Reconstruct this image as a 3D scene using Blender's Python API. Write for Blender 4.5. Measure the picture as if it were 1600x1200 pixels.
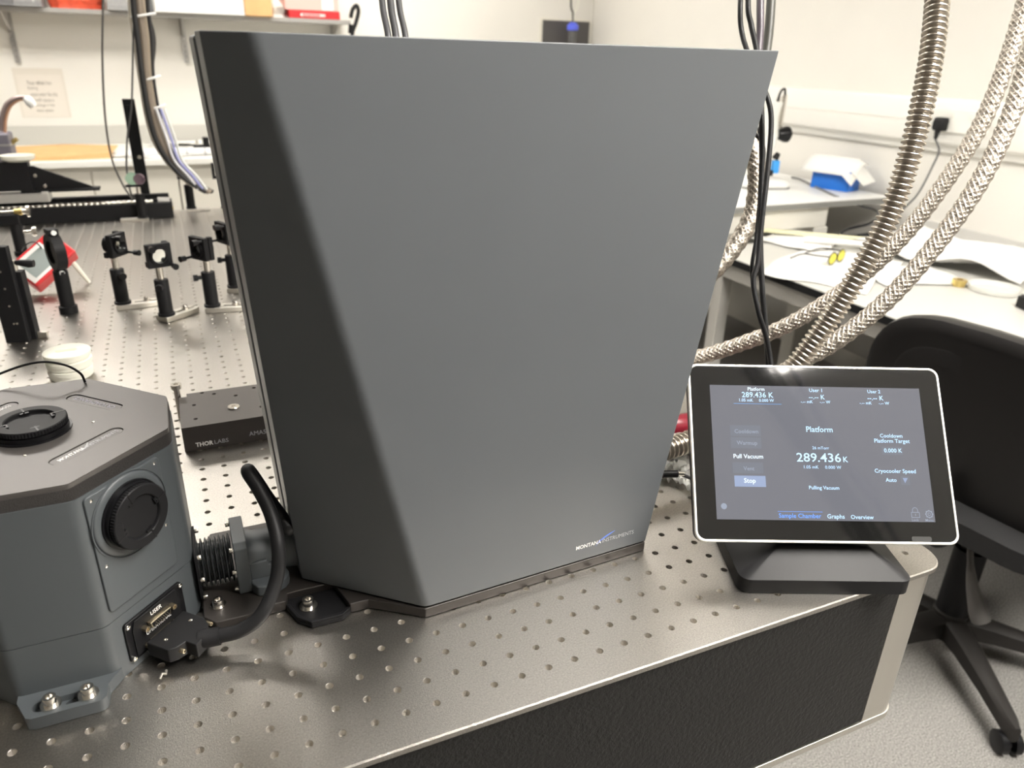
import bpy, bmesh, math, random
from mathutils import Vector, Matrix, Euler
from mathutils.geometry import tessellate_polygon
random.seed(7)
for o in list(bpy.data.objects): bpy.data.objects.remove(o, do_unlink=True)
scene = bpy.context.scene
COL = scene.collection
R = math.radians
# ------------------------------------------------------------------ camera
# solved from the 25 mm hole pitch of the table top (table plane z=0, x along its front edge)
FPX = 1162.3
CAM = Vector((-0.0841, -0.4211, 0.4765))
AZ, PITCH, ROLL = 0.428358, 0.419100, -0.02915
fw = Vector((math.sin(AZ)*math.cos(PITCH), math.cos(AZ)*math.cos(PITCH), -math.sin(PITCH)))
r0 = Vector((math.cos(AZ), -math.sin(AZ), 0)); d0 = fw.cross(r0)
rt = r0*math.cos(ROLL) + d0*math.sin(ROLL); dn = fw.cross(rt)
cd = bpy.data.cameras.new('camera'); cam = bpy.data.objects.new('camera', cd); COL.objects.link(cam)
cd.sensor_fit = 'HORIZONTAL'; cd.sensor_width = 36.0; cd.lens = FPX/1600*36.0
cd.clip_start = 0.02; cd.clip_end = 60
m3 = Matrix((rt, -dn, -fw)).transposed()
cam.matrix_world = Matrix.Translation(CAM) @ m3.to_4x4()
cd.dof.use_dof = True; cd.dof.focus_distance = 0.72; cd.dof.aperture_fstop = 7.5
scene.camera = cam
def ray(u, v): return rt*((u-800)/FPX) + dn*((v-600)/FPX) + fw
def onz(u, v, z=0.0):
    d = ray(u, v); return CAM + d*((z-CAM.z)/d.z)
def ony(u, v, y):
    d = ray(u, v); return CAM + d*((y-CAM.y)/d.y)
def onx(u, v, x):
    d = ray(u, v); return CAM + d*((x-CAM.x)/d.x)
def onpl(u, v, P, n):
    d = ray(u, v); return CAM + d*((P-CAM).dot(n)/d.dot(n))
def pd(u, v, dep): return CAM + ray(u, v)*dep
# ------------------------------------------------------------------ world, exposure
w = bpy.data.worlds.new('world'); scene.world = w; w.use_nodes = True
w.node_tree.nodes['Background'].inputs[0].default_value = (0, 0, 0, 1)
w.node_tree.nodes['Background'].inputs[1].default_value = 0.0
vs = scene.view_settings
vs.view_transform = 'Standard'; vs.look = 'None'; vs.gamma = 1.0; vs.use_curve_mapping = False
vs.exposure = 0.75
LAMP = 1.0
# room extents
XR, YB, XL, YF, ZF, ZC = 2.80, 4.70, -7.0, -5.0, -0.90, 1.85
# ------------------------------------------------------------------ materials
MATS = {}
def mat(name, col, rough=0.5, metal=0.0, bump=None, var=None, emit=None, estr=1.0, alpha=None, trans=None, spec=None, coat=None, aniso=None, ior=None):
    if name in MATS: return MATS[name]
    m = bpy.data.materials.new(name); m.use_nodes = True
    nt = m.node_tree; b = nt.nodes['Principled BSDF']
    b.inputs['Base Color'].default_value = (*col, 1); b.inputs['Roughness'].default_value = rough
    b.inputs['Metallic'].default_value = metal
    if spec is not None: b.inputs['Specular IOR Level'].default_value = spec
    if coat is not None: b.inputs['Coat Weight'].default_value = coat; b.inputs['Coat Roughness'].default_value = 0.05
    if emit: b.inputs['Emission Color'].default_value = (*emit, 1); b.inputs['Emission Strength'].default_value = estr
    if alpha is not None: b.inputs['Alpha'].default_value = alpha
    if trans is not None: b.inputs['Transmission Weight'].default_value = trans
    if ior is not None: b.inputs['IOR'].default_value = ior
    tc = None
    if bump or var:
        tc = nt.nodes.new('ShaderNodeTexCoord')
    if bump:                                    # (scale, strength, distance, detail)
        n = nt.nodes.new('ShaderNodeTexNoise'); n.inputs['Scale'].default_value = bump[0]
        n.inputs['Detail'].default_value = bump[3] if len(bump) > 3 else 2
        nt.links.new(tc.outputs['Object'], n.inputs['Vector'])
        bp = nt.nodes.new('ShaderNodeBump'); bp.inputs['Strength'].default_value = bump[1]
        bp.inputs['Distance'].default_value = bump[2]
        nt.links.new(n.outputs['Fac'], bp.inputs['Height']); nt.links.new(bp.outputs['Normal'], b.inputs['Normal'])
    if var:                                     # (scale, amount, detail)
        n = nt.nodes.new('ShaderNodeTexNoise'); n.inputs['Scale'].default_value = var[0]
        n.inputs['Detail'].default_value = var[2] if len(var) > 2 else 3
        nt.links.new(tc.outputs['Object'], n.inputs['Vector'])
        r = nt.nodes.new('ShaderNodeValToRGB')
        k = var[1]
        r.color_ramp.elements[0].color = (*[c*(1-k) for c in col], 1); r.color_ramp.elements[1].color = (*[min(1, c*(1+k)) for c in col], 1)
        r.color_ramp.elements[0].position = 0.3; r.color_ramp.elements[1].position = 0.7
        nt.links.new(n.outputs['Fac'], r.inputs['Fac']); nt.links.new(r.outputs['Color'], b.inputs['Base Color'])
    MATS[name] = m
    return m
WALL = mat('wall_paint', (0.735, 0.715, 0.665), 0.7, var=(3, 0.015))
CEIL = mat('ceiling_paint', (0.80, 0.79, 0.76), 0.8)
CARPET = mat('carpet', (0.30, 0.288, 0.272), 0.95, bump=(700, 0.9, 0.004, 4), var=(300, 0.6, 4))
STEEL = mat('table_steel', (0.43, 0.41, 0.378), 0.34, 1.0, bump=(1000, 0.40, 0.0007, 3), var=(650, 0.16, 3))
HOLE = mat('threaded_steel', (0.62, 0.59, 0.54), 0.5, 1.0, bump=(1500, 0.8, 0.001, 1))
BRIGHT = mat('bright_steel', (0.78, 0.75, 0.70), 0.22, 1.0)
SATIN = mat('satin_steel', (0.62, 0.60, 0.55), 0.38, 1.0, bump=(600, 0.1, 0.0004))
LEATHER = mat('black_vinyl', (0.015, 0.0147, 0.014), 0.5, bump=(260, 0.7, 0.002, 3), spec=0.25)
SHELL = mat('shell_paint', (0.098, 0.106, 0.114), 0.42, bump=(1600, 0.06, 0.0004), var=(6, 0.03))
CHAMB = mat('chamber_paint', (0.064, 0.072, 0.078), 0.48, bump=(1500, 0.08, 0.0004))
LID = mat('lid_anodised', (0.085, 0.078, 0.074), 0.42, 0.3, bump=(1500, 0.08, 0.0004))
BAND = mat('mesh_band', (0.035, 0.031, 0.029), 0.6, 0.2, bump=(2600, 1.0, 0.0015, 0))
BLKM = mat('black_anodised', (0.010, 0.010, 0.011), 0.5, bump=(900, 0.05, 0.0003), spec=0.16)
BLKG = mat('black_gloss', (0.007, 0.007, 0.008), 0.28, spec=0.25)
BRNZ = mat('dark_bronze_trim', (0.12, 0.105, 0.095), 0.42, 0.6)
RUB = mat('black_rubber', (0.010, 0.010, 0.011), 0.5, spec=0.3)
BLKP = mat('black_plastic', (0.011, 0.011, 0.012), 0.48, bump=(900, 0.08, 0.0004), spec=0.25)
GREYP = mat('grey_tube', (0.07, 0.07, 0.075), 0.4)
WHITE = mat('white_laminate', (0.80, 0.79, 0.74), 0.4)
OFFW = mat('cream_paint', (0.72, 0.69, 0.61), 0.5)
PAPER = mat('paper', (0.78, 0.77, 0.74), 0.8)
INK = mat('ink', (0.05, 0.05, 0.05), 0.8)
GREYB = mat('grey_box', (0.17, 0.17, 0.175), 0.7, var=(60, 0.12))
LGREY = mat('light_grey_metal', (0.45, 0.44, 0.42), 0.4, 0.5)
RED = mat('red_rubber', (0.60, 0.02, 0.025), 0.42)
ORANGE = mat('orange_bag', (0.75, 0.10, 0.045), 0.55, var=(30, 0.2))
CARD = mat('cardboard', (0.66, 0.40, 0.18), 0.75, var=(12, 0.06))
PINK = mat('pink_folder', (0.80, 0.45, 0.40), 0.5)
BLUE = mat('blue_carton', (0.015, 0.16, 0.62), 0.4)
BLUEL = mat('blue_plastic', (0.05, 0.35, 0.85), 0.35)
BLUEC = mat('blue_cap', (0.10, 0.14, 0.75), 0.4)
YEL = mat('yellow_lens', (0.80, 0.72, 0.02), 0.2, trans=0.3)
BRASS = mat('brass', (0.75, 0.58, 0.22), 0.3, 1.0)
GOLD = mat('gold_plating', (0.72, 0.62, 0.45), 0.3, 1.0)
CLEAR = mat('clear_plastic', (0.92, 0.92, 0.88), 0.25, trans=0.55, ior=1.25)
MILKY = mat('milky_plastic', (0.86, 0.85, 0.76), 0.3, trans=0.3, ior=1.3)
MIRROR = mat('mirror_glass', (0.85, 0.88, 0.84), 0.06, 1.0)
MIRP = mat('purple_optic', (0.45, 0.32, 0.40), 0.1, 0.8)
MIRG = mat('green_optic', (0.55, 0.80, 0.62), 0.1, 0.6)
TXTW = mat('white_print', (0.85, 0.85, 0.83), 0.5)
TXTG = mat('grey_print', (0.45, 0.46, 0.48), 0.5)
TXTB = mat('blue_print', (0.12, 0.22, 0.70), 0.5)
TXTL = mat('lilac_print', (0.30, 0.29, 0.36), 0.5)
GLASS = mat('screen_glass', (0.008, 0.008, 0.008), 0.05, spec=1.0)
SILVER = mat('silver_bezel', (0.80, 0.78, 0.74), 0.42, 0.7)
def emis(name, col, s):
    return mat(name, (0.01, 0.01, 0.012), 0.06, emit=col, estr=s, spec=0.9)
DISP = emis('display_background', (0.52, 0.53, 0.60), 0.22)
EBTN = emis('display_button', (0.42, 0.52, 0.76), 0.50)
EBTD = emis('display_dim_button', (0.50, 0.54, 0.63), 0.245)
ETXT = emis('display_text', (0.50, 0.74, 1.0), 0.95)
ETXB = emis('display_text_bright', (0.72, 0.86, 1.0), 1.0)
ETXD = emis('display_text_dim', (0.52, 0.59, 0.72), 0.42)
ETXU = emis('display_text_blue', (0.14, 0.36, 1.0), 0.85)
# ------------------------------------------------------------------ mesh helpers
class MB:
    def __init__(s): s.v = []; s.f = []; s.x = None
    def add(s, vs, fs):
        n = len(s.v)
        if s.x is not None: vs = [s.x @ Vector(p) for p in vs]
        s.v += [tuple(p) for p in vs]; s.f += [tuple(i+n for i in f) for f in fs]; return s
    def box(s, x0, x1, y0, y1, z0, z1):
        return s.add([(x0,y0,z0),(x1,y0,z0),(x1,y1,z0),(x0,y1,z0),(x0,y0,z1),(x1,y0,z1),(x1,y1,z1),(x0,y1,z1)],
                     [(0,3,2,1),(4,5,6,7),(0,1,5,4),(1,2,6,5),(2,3,7,6),(3,0,4,7)])
    def loft(s, rings, cap=True, close=False):
        n = len(rings[0]); vs = [p for r in rings for p in r]; fs = []
        m = len(rings)
        for k in range(m if close else m-1):
            a, b = k*n, ((k+1) % m)*n
            for i in range(n):
                j = (i+1) % n; fs.append((a+i, a+j, b+j, b+i))
        if cap and not close: fs.append(tuple(range(n))[::-1]); fs.append(tuple((m-1)*n+i for i in range(n)))
        return s.add(vs, fs)
    def prism(s, poly, z0, z1):
        return s.loft([[(x, y, z0) for x, y in poly], [(x, y, z1) for x, y in poly]])
    def holed(s, poly, holes, z0, z1):
        # prism with real openings through it
        loops = [list(poly)]+[list(h) for h in holes]
        tri = tessellate_polygon([[Vector((x, y, 0)) for x, y in l] for l in loops])
        flat = [p for l in loops for p in l]; n = len(flat)
        F = [tuple(t) for t in tri]+[tuple(i+n for i in t) for t in tri]; k = 0
        for l in loops:
            m = len(l); F += [(k+i, k+(i+1) % m, n+k+(i+1) % m, n+k+i) for i in range(m)]; k += m
        return s.add([(x, y, z0) for x, y in flat]+[(x, y, z1) for x, y in flat], F)
    def cyl(s, p0, p1, r, n=20, r2=None):
        return s.rings([(p0, r), (p1, r if r2 is None else r2)], n)
    def rings(s, pr, n=20, cap=True):
        ps = [Vector(p) for p, _ in pr]
        ax = (ps[-1]-ps[0]).normalized(); t = Vector((1,0,0)) if abs(ax.x) < .9 else Vector((0,1,0))
        a = ax.cross(t).normalized(); b = ax.cross(a)
        return s.loft([[p+(a*math.cos(2*math.pi*i/n)+b*math.sin(2*math.pi*i/n))*r for i in range(n)] for p, (_, r) in zip(ps, pr)], cap)
    def tube(s, path, r, n=10, rf=None, cap=True):
        P = [Vector(p) for p in path]; rr = []
        T = [(P[min(i+1, len(P)-1)]-P[max(i-1, 0)]).normalized() for i in range(len(P))]
        t = Vector((0,0,1)) if abs(T[0].z) < .9 else Vector((1,0,0))
        a = T[0].cross(t).normalized()
        for i, p in enumerate(P):
            a = (a - T[i]*a.dot(T[i])).normalized(); b = T[i].cross(a)
            q = rf(i) if rf else r
            rr.append([p+(a*math.cos(2*math.pi*k/n)+b*math.sin(2*math.pi*k/n))*q for k in range(n)])
        return s.loft(rr, cap)
    def ball(s, c, r, n=12, sz=1.0):
        c = Vector(c); m = n//2
        vs = [c+Vector((0,0,-r*sz))]+[c+Vector((r*math.sin(math.pi*j/m)*math.cos(2*math.pi*i/n), r*math.sin(math.pi*j/m)*math.sin(2*math.pi*i/n), -r*sz*math.cos(math.pi*j/m))) for j in range(1, m) for i in range(n)]+[c+Vector((0,0,r*sz))]
        fs = [(0, 1+(i+1) % n, 1+i) for i in range(n)]
        for j in range(m-2):
            for i in range(n): fs.append((1+j*n+i, 1+j*n+(i+1) % n, 1+(j+1)*n+(i+1) % n, 1+(j+1)*n+i))
        L = len(vs)-1; q = 1+(m-2)*n
        fs += [(q+i, q+(i+1) % n, L) for i in range(n)]
        return s.add(vs, fs)
    def build(s, name, m, parent=None, smooth=40, bevel=0, seg=2, mw=None):
        me = bpy.data.meshes.new(name); me.from_pydata(s.v, [], s.f); me.update()
        bm = bmesh.new(); bm.from_mesh(me); bmesh.ops.recalc_face_normals(bm, faces=bm.faces); bm.to_mesh(me); bm.free()
        ms = m if isinstance(m, (list, tuple)) else [m]
        for q in ms: me.materials.append(q)
        if smooth:
            me.polygons.foreach_set('use_smooth', [True]*len(me.polygons)); me.set_sharp_from_angle(angle=R(smooth))
        o = bpy.data.objects.new(name, me); COL.objects.link(o)
        if parent: o.parent = parent
        if mw is not None: o.matrix_local = mw
        if bevel:
            b = o.modifiers.new('bevel', 'BEVEL'); b.width = bevel; b.segments = seg; b.limit_method = 'ANGLE'; b.angle_limit = R(30)
            b.harden_normals = True
        return o
def tag(o, label, cat, group=None, kind=None):
    o['label'] = label; o['category'] = cat
    if group: o['group'] = group
    if kind: o['kind'] = kind
    return o
def thing(name, label, cat, loc=(0,0,0), rz=0, group=None):
    o = bpy.data.objects.new(name, None); COL.objects.link(o); o.location = loc; o.rotation_euler = (0,0,rz)
    o.empty_display_size = 0.02
    return tag(o, label, cat, group)
def struct(o): o['kind'] = 'structure'; return o
def frame(P, right, up):
    x = Vector(right).normalized(); z = x.cross(Vector(up)).normalized(); y = z.cross(x)
    return Matrix.Translation(Vector(P)) @ Matrix((x, y, z)).transposed().to_4x4()
def text(name, s, m, parent, mw, width=None, height=None, bold=0.0, depth=0.0002, align='CENTER', shear=0):
    c = bpy.data.curves.new(name, 'FONT'); c.body = s; c.align_x = 'CENTER'; c.align_y = 'CENTER'
    c.size = 1; c.offset = bold; c.resolution_u = 2; c.shear = shear
    t = bpy.data.objects.new(name, c); COL.objects.link(t)
    bpy.context.view_layer.update()
    me = bpy.data.meshes.new_from_object(t.evaluated_get(bpy.context.evaluated_depsgraph_get()))
    bpy.data.objects.remove(t, do_unlink=True); bpy.data.curves.remove(c)
    xs = [v.co.x for v in me.vertices]; ys = [v.co.y for v in me.vertices]
    cx, cy, wx, wy = (min(xs)+max(xs))/2, (min(ys)+max(ys))/2, max(xs)-min(xs), max(ys)-min(ys)
    k = width/wx if width else height/wy
    ky = height/wy if (width and height) else k
    for v in me.vertices: v.co = Vector(((v.co.x-cx)*k, (v.co.y-cy)*ky, 0))
    me.materials.append(m)
    o = bpy.data.objects.new(name, me); COL.objects.link(o)
    if parent: o.parent = parent
    o.matrix_local = mw
    return o
def spline(pts, n=12):
    P = [Vector(p) for p in pts]; P = [P[0]*2-P[1]]+P+[P[-1]*2-P[-2]]; out = []
    for i in range(1, len(P)-2):
        for k in range(n):
            t = k/n; a, b, c, d = P[i-1], P[i], P[i+1], P[i+2]
            out.append(0.5*((2*b)+(c-a)*t+(2*a-5*b+4*c-d)*t*t+(3*b-a-3*c+d)*t**3))
    out.append(P[-2]); return out
def resample(path, step):
    P = [Vector(p) for p in path]; out = [P[0]]; acc = 0
    for a, b in zip(P, P[1:]):
        L = (b-a).length; d = step-acc
        while d <= L: out.append(a.lerp(b, d/L)); d += step
        acc = L-(d-step)
    return out
def rrect(x0, x1, y0, y1, r, n=5):
    o = []
    for cx, cy, a0 in ((x1-r, y0+r, -90), (x1-r, y1-r, 0), (x0+r, y1-r, 90), (x0+r, y0+r, 180)):
        for k in range(n+1):
            a = R(a0+90*k/n); o.append((cx+r*math.cos(a), cy+r*math.sin(a)))
    return o
def disc(r, n=24, cx=0, cy=0): return [(cx+r*math.cos(2*math.pi*i/n), cy+r*math.sin(2*math.pi*i/n)) for i in range(n)]
def copy_tree(o, parent=None):
    c = o.copy(); COL.objects.link(c); c.parent = parent
    for ch in list(o.children): copy_tree(ch, c)
    return c
LIGHTS = [('table',0.95,-0.75,.6,1.2,35.0,'over the front corner of the steel table'),('desk',1.65,-0.85,.6,1.2,16.0,'over the front end of the white desk'),('aisle',0.75,1.3,1.2,.6,8.0,'above the gap between steel table and white desk'),('corner',1.1,3.6,1.2,.6,13.0,'in the room corner near the pinboard'),('shelf',-0.9,2.9,1.2,.6,19.0,'over the far left of the steel table facing the shelf')]
def bolt(parent, p, axis=(0,0,1), r=0.005, h=0.006, washer=0.0, m=None, name='socket_bolt'):
    p = Vector(p); a = Vector(axis).normalized(); b = MB()
    pr = []
    if washer: pr += [(p, washer), (p+a*0.0014, washer)]; p = p+a*0.0014
    pr += [(p, r), (p+a*h*0.9, r), (p+a*h, r*0.92), (p+a*h, r*0.52), (p+a*h*0.45, r*0.5)]
    # keep first and last apart along the axis
    b.rings([(p-a*0.002, r*0.6)]+pr, 12)
    return b.build(name, m or BRIGHT, parent, 35)
# ================================================================== ROOM
def slab(name, x0, x1, y0, y1, z0, z1, m): return struct(MB().box(x0, x1, y0, y1, z0, z1).build(name, m, None, 0))
slab('floor', XL-.1, XR+.1, YF-.1, YB+.1, ZF-.1, ZF, CARPET)
slab('ceiling', XL-.1, XR+.1, YF-.1, YB+.1, ZC, ZC+.1, CEIL)
slab('wall_back', XL-.1, XR+.1, YB, YB+.1, ZF, ZC, WALL)
slab('wall_right', XR, XR+.1, YF, YB, ZF, ZC, WALL)
slab('wall_left', XL-.1, XL, YF, YB, ZF, ZC, WALL)
slab('wall_front', XL, XR, YF-.1, YF, ZF, ZC, WALL)
# ceiling light panels, the only lamps in the room
def ceiling_light(nm, x, y, lx, ly, s_, where):
    LIGHT = mat('light_diffuser_%g' % s_, (0.9, 0.9, 0.9), 0.5, emit=(1.0, 0.955, 0.89), estr=s_*LAMP)
    t = thing('ceiling_light_%s_offscreen' % nm, 'flat white ceiling light panel ' + where, 'light', (x, y, ZC), 0, 'ceiling light panels')
    f = MB()
    for a in ((-lx/2, lx/2, -ly/2, -ly/2+.02), (-lx/2, lx/2, ly/2-.02, ly/2), (-lx/2, -lx/2+.02, -ly/2+.02, ly/2-.02), (lx/2-.02, lx/2, -ly/2+.02, ly/2-.02)):
        f.box(*a, -.02, -.0005)
    f.build('light_frame', WHITE, t, 0)
    MB().box(-lx/2+.02, lx/2-.02, -ly/2+.02, ly/2-.02, -.014, -.001).build('diffuser_%s_offscreen' % nm, LIGHT, t, 0)
for args in LIGHTS: ceiling_light(*args)
# dado trunking on the right wall
TR = [(.0,.150),(.018,.155),(.022,.170),(.030,.182),(.045,.190),(.050,.200),(.050,.345),(.045,.354),(.030,.356),(0,.356)]
b = MB(); b.loft([[(XR-.0005-d, YF+.02, z) for d, z in TR], [(XR-.0005-d, YB-.02, z) for d, z in TR]])
struct(b.build('trim_1', mat('trunking_plastic', (0.80, 0.785, 0.74), 0.35), None, 30))
b = MB(); b.box(XR-.053, XR-.0505, YF+.03, YB-.03, .268, .272); struct(b.build('trim_2', MATS['trunking_plastic'], None, 0))
# ================================================================== OPTICAL TABLE
TX0, TX1, TY0, TY1 = -1.0125, 0.605, -0.031, 2.135
tb = thing('optical_table', 'steel optical table drilled with a grid of threaded holes and black vinyl sides', 'table', (0, 0, ZF))
HZ = -ZF                                        # table surface sits at world z = 0
def table_top():
    P = 0.025; i0, i1, j0, j1 = -40, 23, 0, 84
    nx, ny = i1-i0+1, j1-j0+1
    V = []; F = []; MI = []
    def vid(i, j): return j*(nx+1)+i
    for j in range(ny+1):
        for i in range(nx+1): V.append(((i0+i-.5)*P, (j0+j-.5)*P, HZ))
    for j in range(ny):
        for i in range(nx):
            cx, cy = (i0+i)*P, (j0+j)*P
            near = j < 24 and i > 20
            n = 16 if near else (12 if j < 40 else 8); r = 0.0031
            q = n//4; base = len(V)
            ang = [R(-135)+2*math.pi*k/n for k in range(n)]
            for dz, rr in ((0, r+.0003), (-.0004, r), (-.016, r)):
                for a in ang: V.append((cx+rr*math.cos(a), cy+rr*math.sin(a), HZ+dz))
            c = [vid(i, j), vid(i+1, j), vid(i+1, j+1), vid(i, j+1)]
            for s in range(4):                   # side s: between corner s and s+1, ring k from s*q to (s+1)*q
                ring = [base+(s*q+k) % n for k in range(q+1)]
                F.append((c[s], c[(s+1) % 4], *ring[::-1])); MI.append(0)
            for k in range(n):
                k2 = (k+1) % n
                F.append((base+k, base+k2, base+n+k2, base+n+k)); MI.append(0)
                F.append((base+n+k, base+n+k2, base+2*n+k2, base+2*n+k)); MI.append(1)
            F.append(tuple(base+2*n+k for k in range(n))); MI.append(2)
    # rim around the drilled field, with rounded corners
    gx0, gx1, gy0, gy1 = (i0-.5)*P, (i1+.5)*P, (j0-.5)*P, (j1+.5)*P
    out = rrect(TX0-.012, TX1, TY0, TY1, .028, 8)
    nb = len(V)
    for dz, e in ((0, .0012), (-.0012, 0), (-.006, 0)):
        for x, y in rrect(TX0-.012+e, TX1-e, TY0+e, TY1-e, .028, 8): V.append((x, y, HZ+dz))
    m = len(out)
    for k in range(m):
        for l in range(2):
            F.append((nb+l*m+k, nb+(l+1)*m+k, nb+(l+1)*m+(k+1) % m, nb+l*m+(k+1) % m)); MI.append(0)
    n8 = 9
    cn = [vid(nx, 0), vid(nx, ny), vid(0, ny), vid(0, 0)]
    for s in range(4):
        arc = [nb+s*n8+k for k in range(n8)]
        F.append((cn[s], *arc)); MI.append(0)
        F.append((cn[s], arc[-1], nb+((s+1) % 4)*n8, cn[(s+1) % 4])); MI.append(0)
    me = bpy.data.meshes.new('table_top'); me.from_pydata(V, [], F); me.update()
    for q in (STEEL, HOLE, HOLE): me.materials.append(q)
    me.polygons.foreach_set('material_index', MI)
    bm = bmesh.new(); bm.from_mesh(me); bmesh.ops.recalc_face_normals(bm, faces=bm.faces); bm.to_mesh(me); bm.free()
    # recalc can flip an open sheet: make sure the rim faces up
    up = sum(p.normal.z*p.area for p in me.polygons if p.material_index == 0)
    if up < 0: me.flip_normals()
    o = bpy.data.objects.new('table_top', me); COL.objects.link(o); o.parent = tb
    return o
table_top()
c0 = HZ-.21
core = MB(); core.prism(rrect(TX0, TX1-.010, TY0+.010, TY1-.010, .022, 6), c0+.004, HZ-.0061)
core.build('table_core', mat('core_steel', (0.45, 0.43, 0.40), 0.4, 1.0), tb, 40)
for nm, bx in (('side_panel', (TX0+.05, TX1-.065, TY0+.002, TY0+.0098)), ('side_panel', (TX1-.0098, TX1-.002, TY0+.07, TY1-.07))):
    MB().box(*bx, c0+.010, HZ-.0065).build(nm, LEATHER, tb, 0, .0015)
# bright corner post wrapping the front right corner
po = rrect(TX0, TX1-.006, TY0+.004, TY1-.006, .024, 8)
cp = MB(); inner = [(x, y) for x, y in po[0:9]]
outl = [(TX1-.062, TY0+.004)]+inner+[(TX1-.006, TY0+.066)]
innl = [(TX1-.062, TY0+.010)]+[(TX1-.030+.0175*math.cos(R(-90+90*k/8)), TY0+.028+.0175*math.sin(R(-90+90*k/8))) for k in range(9)]+[(TX1-.012, TY0+.066)]
cp.prism(outl+innl[::-1], c0, HZ-.0062)
cp.build('corner_post', SATIN, tb, 40)
lw = MB(); lw.prism(rrect(TX0-.004, TX1-.004, TY0+.003, TY1-.004, .024, 8), c0-.006, c0+.0039); lw.build('lower_skin', SATIN, tb, 40, .001)
for (x, y) in ((TX1-.03, TY0+.035), (TX0+.04, TY0+.035), (TX1-.03, TY1-.04), (TX0+.04, TY1-.04)):
    MB().rings([((x, y, c0-.024), .016), ((x, y, c0-.018), .021), ((x, y, c0-.0061), .021)], 20).build('bumper', RUB, tb)
for (x, y) in ((TX1-.50, TY0+.45), (TX0+.30, TY0+.45), (TX1-.50, TY1-.40), (TX0+.30, TY1-.40)):
    MB().cyl((x, y, 0), (x, y, c0-.0061), .07, 24).build('leg', mat('leg_paint', (.05, .05, .055), .5), tb)
# ================================================================== COOLER ENCLOSURE
EA = R(2.67); ex = Vector((math.cos(EA), math.sin(EA), 0)); ey = Vector((-math.sin(EA), math.cos(EA), 0))
EP = Vector((0.0721, 0.0962, 0))
en = thing('cooler_enclosure', 'tall dark grey tapered cooler cabinet with an angled left face', 'cabinet', EP, EA)
z0, z1 = .0128, .4838
def ring(pts, z): return [(x, y, z) for x, y in pts]
fb = [(0,0),(.2442,0),(.2442,.117),(-.0925,.117),(-.0925,.087)]
ft = [(-.1005,0),(.3236,0),(.3236,.0546),(-.127,.0546),(-.127,.0246)]
def bent(pts, L, n=7):
    # replace the first corner (front left) by a wide bend
    c, nx_, pv = Vector(pts[0]), Vector(pts[1]), Vector(pts[-1])
    a = c+(pv-c).normalized()*L; d = c+(nx_-c).normalized()*L
    arc = [tuple((a*(1-t)**2+c*2*t*(1-t)+d*t*t)[:]) for t in [k/(n-1) for k in range(n)]]
    return [tuple((c+(pv-c).normalized()*(L+.0015))[:])]+arc+[tuple((c+(nx_-c).normalized()*(L+.0015))[:])]+list(pts[1:])
b = MB(); b.loft([ring(bent(fb, .0055), z0), ring(bent(ft, .0055), z1)]); fs = b.build('front_shell', SHELL, en, 25, .0008, 2)
bb = [(-.0928,.126),(.2432,.126),(.2432,.215),(-.035,.215),(-.0928,.158)]
bt = [(-.1275,.0636),(.3226,.0636),(.3226,.150),(-.085,.150),(-.1275,.0950)]
b = MB(); b.loft([ring(bb, z0), ring(bt, z1-.002)]); b.build('back_shell', SHELL, en, 30, .003, 2)
b = MB(); b.loft([ring([(-.070,.1165),(.225,.1165),(.225,.1265),(-.070,.1265)], z0+.002), ring([(-.104,.0540),(.305,.0540),(.305,.0642),(-.104,.0642)], z1-.020)]); b.build('inner_frame', SHELL, en, 0)
# base plate with mounting ears (world coordinates turned into the cabinet frame)
inv = (Matrix.Translation(EP) @ Matrix.Rotation(EA, 4, 'Z')).inverted()
def loc(pts, z=0): return [tuple((inv @ Vector((x, y, z)))[:2]) for x, y in pts]
plate = [(.0719,.0962),(.3165,.1080),(.312,.29),(-.100,.29),(-.113,.262),(-.113,.160),(-.104,.149),(-.075,.1485),(-.058,.1545),(-.043,.1545),(-.040,.165),(.002,.165),(.010,.1285),(.027,.1285)]
b = MB(); b.prism(loc(plate), 0.0003, .0108); b.build('base_plate', mat('base_plate_black', (0.045, 0.040, 0.037), 0.4, 0.4), en, 30, .0012)
b = MB(); b.prism(loc([(.0735,.1030),(.311,.1140),(.308,.20),(-.014,.20),(-.012,.184)]), .0108, z0); b.build('spacer_plate', MATS['base_plate_black'], en, 0)
ear = [(-.0435,.154),(-.037,.133),(-.026,.1215),(.002,.1215),(.0105,.1285),(.0025,.1645),(-.0405,.1645)]
b = MB(); b.prism(loc(ear), .0003, .0045); b.build('mounting_ear', BLKM, en, 30, .0008)
er = [(-.0435,.154),(-.037,.133),(-.026,.1215),(.002,.1215),(.0105,.1285)]
ei = [(.0085,.1305),(.0005,.1250),(-.0247,.1250),(-.0340,.1345),(-.0400,.153)]
b = MB(); b.prism(loc(er+ei), .0045, .0075); b.build('ear_rim', BLKM, en, 30, .0008)
p = inv @ Vector((-.0245, .147, .0045)); bolt(en, p, (0,0,1), .0055, .0075, .0085)
p = inv @ Vector((-.1000, .171, .0108)); bolt(en, p, (0,0,1), .0050, .006, .0070)
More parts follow.
